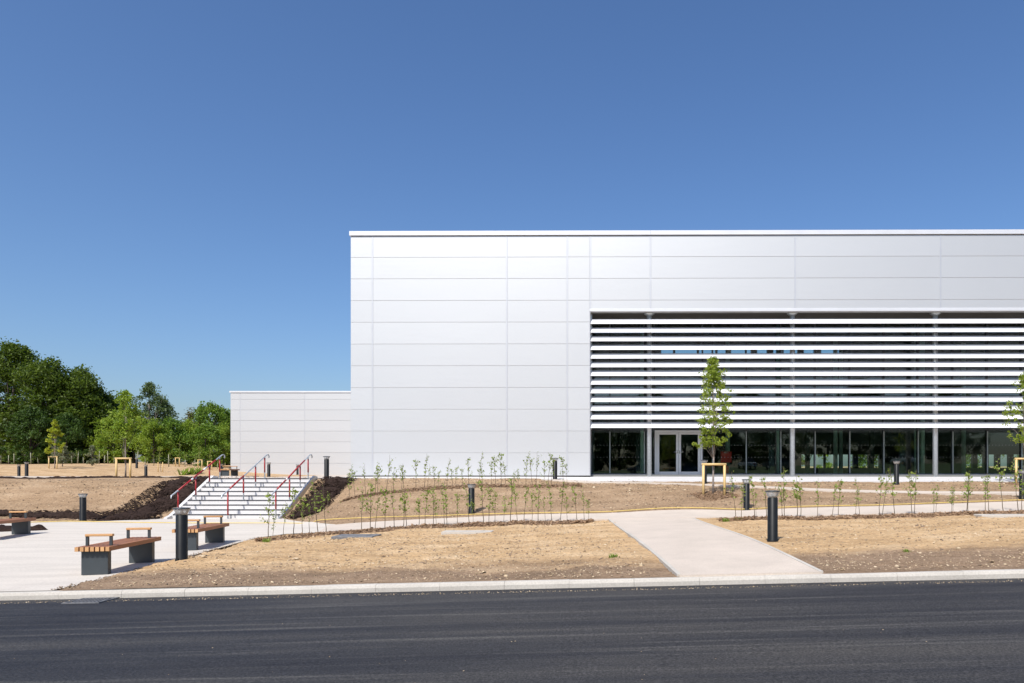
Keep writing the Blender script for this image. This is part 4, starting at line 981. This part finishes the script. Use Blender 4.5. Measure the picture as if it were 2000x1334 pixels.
# grass tufts / small weeds at the left bed
def tuft(px, D, n, s, label, mat):
    x, y = W(px, 924, D)[:2]; z = float(surf(np.array([x]), np.array([y]))[0]); q = []
    for k in range(n):
        a = RNG.uniform(0, 6.28); l = s*RNG.uniform(.5, 1.2); b = np.array([RNG.normal(0, s*.3), RNG.normal(0, s*.3), 0]); e = b+np.array([math.cos(a)*l*.6, math.sin(a)*l*.6, l*.7]); sd = np.array([-math.sin(a), math.cos(a), 0])*s*.09
        q.append([b-sd, b+sd, (b+e)/2+sd*1.4, e])
    o = link('weed', quads_mesh('weed', np.array(q), mat)); o.location = (x, y, z-.01); tag(o, label, 'weed', 'small weeds')
for px, D, s, lb in ((1198, 12.0, .10, 'small weed in the soil left of the kerb path'), (1418, 19.0, .16, 'pale weed at the left end of the right mulch strip'), (1440, 19.2, .14, 'second pale weed in the left end of the right mulch strip'),
                     (520, 17.2, .15, 'low dark weed at the left end of the front mulch strip'), (1770, 11.8, .07, 'tiny weed near the kerb at the right'), (668, 25.3, .14, 'weed at the left end of the curved mulch strip'), (365, 60, .9, 'sparse far shrub on the mound left of the wing'), (385, 61, .8, 'second sparse far shrub on the mound left of the wing')):
    tuft(px, D, 46, s, lb, M['leaf_whip'])
# ------------------------------------------------------------------ behind the camera: verge, trees and cars that the glass reflects
vx = axis([(-300, -60, 20), (-60, 60, 3), (60, 300, 20)]); vy = axis([(-300, -60, 20), (-60, -9, 1.5)]); VX, VY = np.meshgrid(vx, vy)
def zv(x, y): return zroad(x)+EYE+.1+np.clip((-9-y)/28, 0, 1)*1.9+fbm(x, y, .3, 3, 5)*.15*np.clip((-9-y)/4, 0, 1)
tag(link('verge', grid_mesh('verge', VX, VY, zv(VX, VY), M['grass'])), 'rough grass verge across the road', kind='structure')
for i in range(22):
    x = -62+i*5.6; y = -46-(i*53 % 17)*.8; pr = (oakA, darkA, oakB)[i % 3]
    plant('oak_tree', pr, x, y, float(zv(x, y)), 'tall tree across the road, seen only as a reflection', 'tree', 'trees across the road', 1.0, i*1.3)
def make_car(paint):
    r = empty('parked_car')
    prof = [(-2.1, .35), (-2.15, .62), (-2.05, .82), (-1.2, .98), (1.75, .98), (2.08, .85), (2.12, .4)]
    MB().prism(prof, 'y', -.88, .88).build('body', paint, r, bevel=.05)
    MB().add([(-1.15, -.80, .98), (1.7, -.80, .98), (1.7, .80, .98), (-1.15, .80, .98), (-.45, -.62, 1.48), (1.15, -.62, 1.48), (1.15, .62, 1.48), (-.45, .62, 1.48)], [(3, 2, 1, 0), (4, 5, 6, 7), (0, 1, 5, 4), (1, 2, 6, 5), (2, 3, 7, 6), (3, 0, 4, 7)]).build('windows', M['carglass'], r, bevel=.03)
    MB().box(-.42, -.6, 1.481, 1.12, .6, 1.51).build('roof', paint, r, bevel=.01)
    for x in (-1.35, 1.3):
        for y in (-.82, .82):
            w1 = MB().prism([(.33*math.cos(a*.3927)+x, .33*math.sin(a*.3927)+.33) for a in range(16)], 'y', y-.1, y+.1).build('wheel', M['tyre'], r)
            MB().prism([(.19*math.cos(a*.785)+x, .19*math.sin(a*.785)+.33) for a in range(8)], 'y', y-.105, y+.105).build('rim', M['chrome'], w1)
    for y in (-.62, .62):
        MB().box(-2.16, y-.18, .62, -2.06, y+.18, .76).build('headlight', M['lampw'], r); MB().box(2.02, y-.18, .66, 2.13, y+.18, .8).build('tail_light', M['lampred'], r)
    return r
for i, (x, y, pm, rz, lab) in enumerate(((8.5, -26, 'bluecar', .1, 'blue car reflected in the door glass'), (18, -33, 'whitecar', 1.5, 'white car reflected right of the middle column'), (22, -31, 'greycar', .2, 'grey car reflected beside the white one'),
                                         (32, -30, 'bluecar', 0, 'dark blue car reflected near the right column'), (40, -32, 'whitecar', 1.4, 'white car reflected at the right edge'), (3, -28, 'greycar', .1, 'grey car reflected left of the door'))):
    c = make_car(M[pm]); c.location = (x, y, float(zv(x, y))); c.rotation_euler.z = rz; tag(c, lab, 'car', 'cars parked across the road')
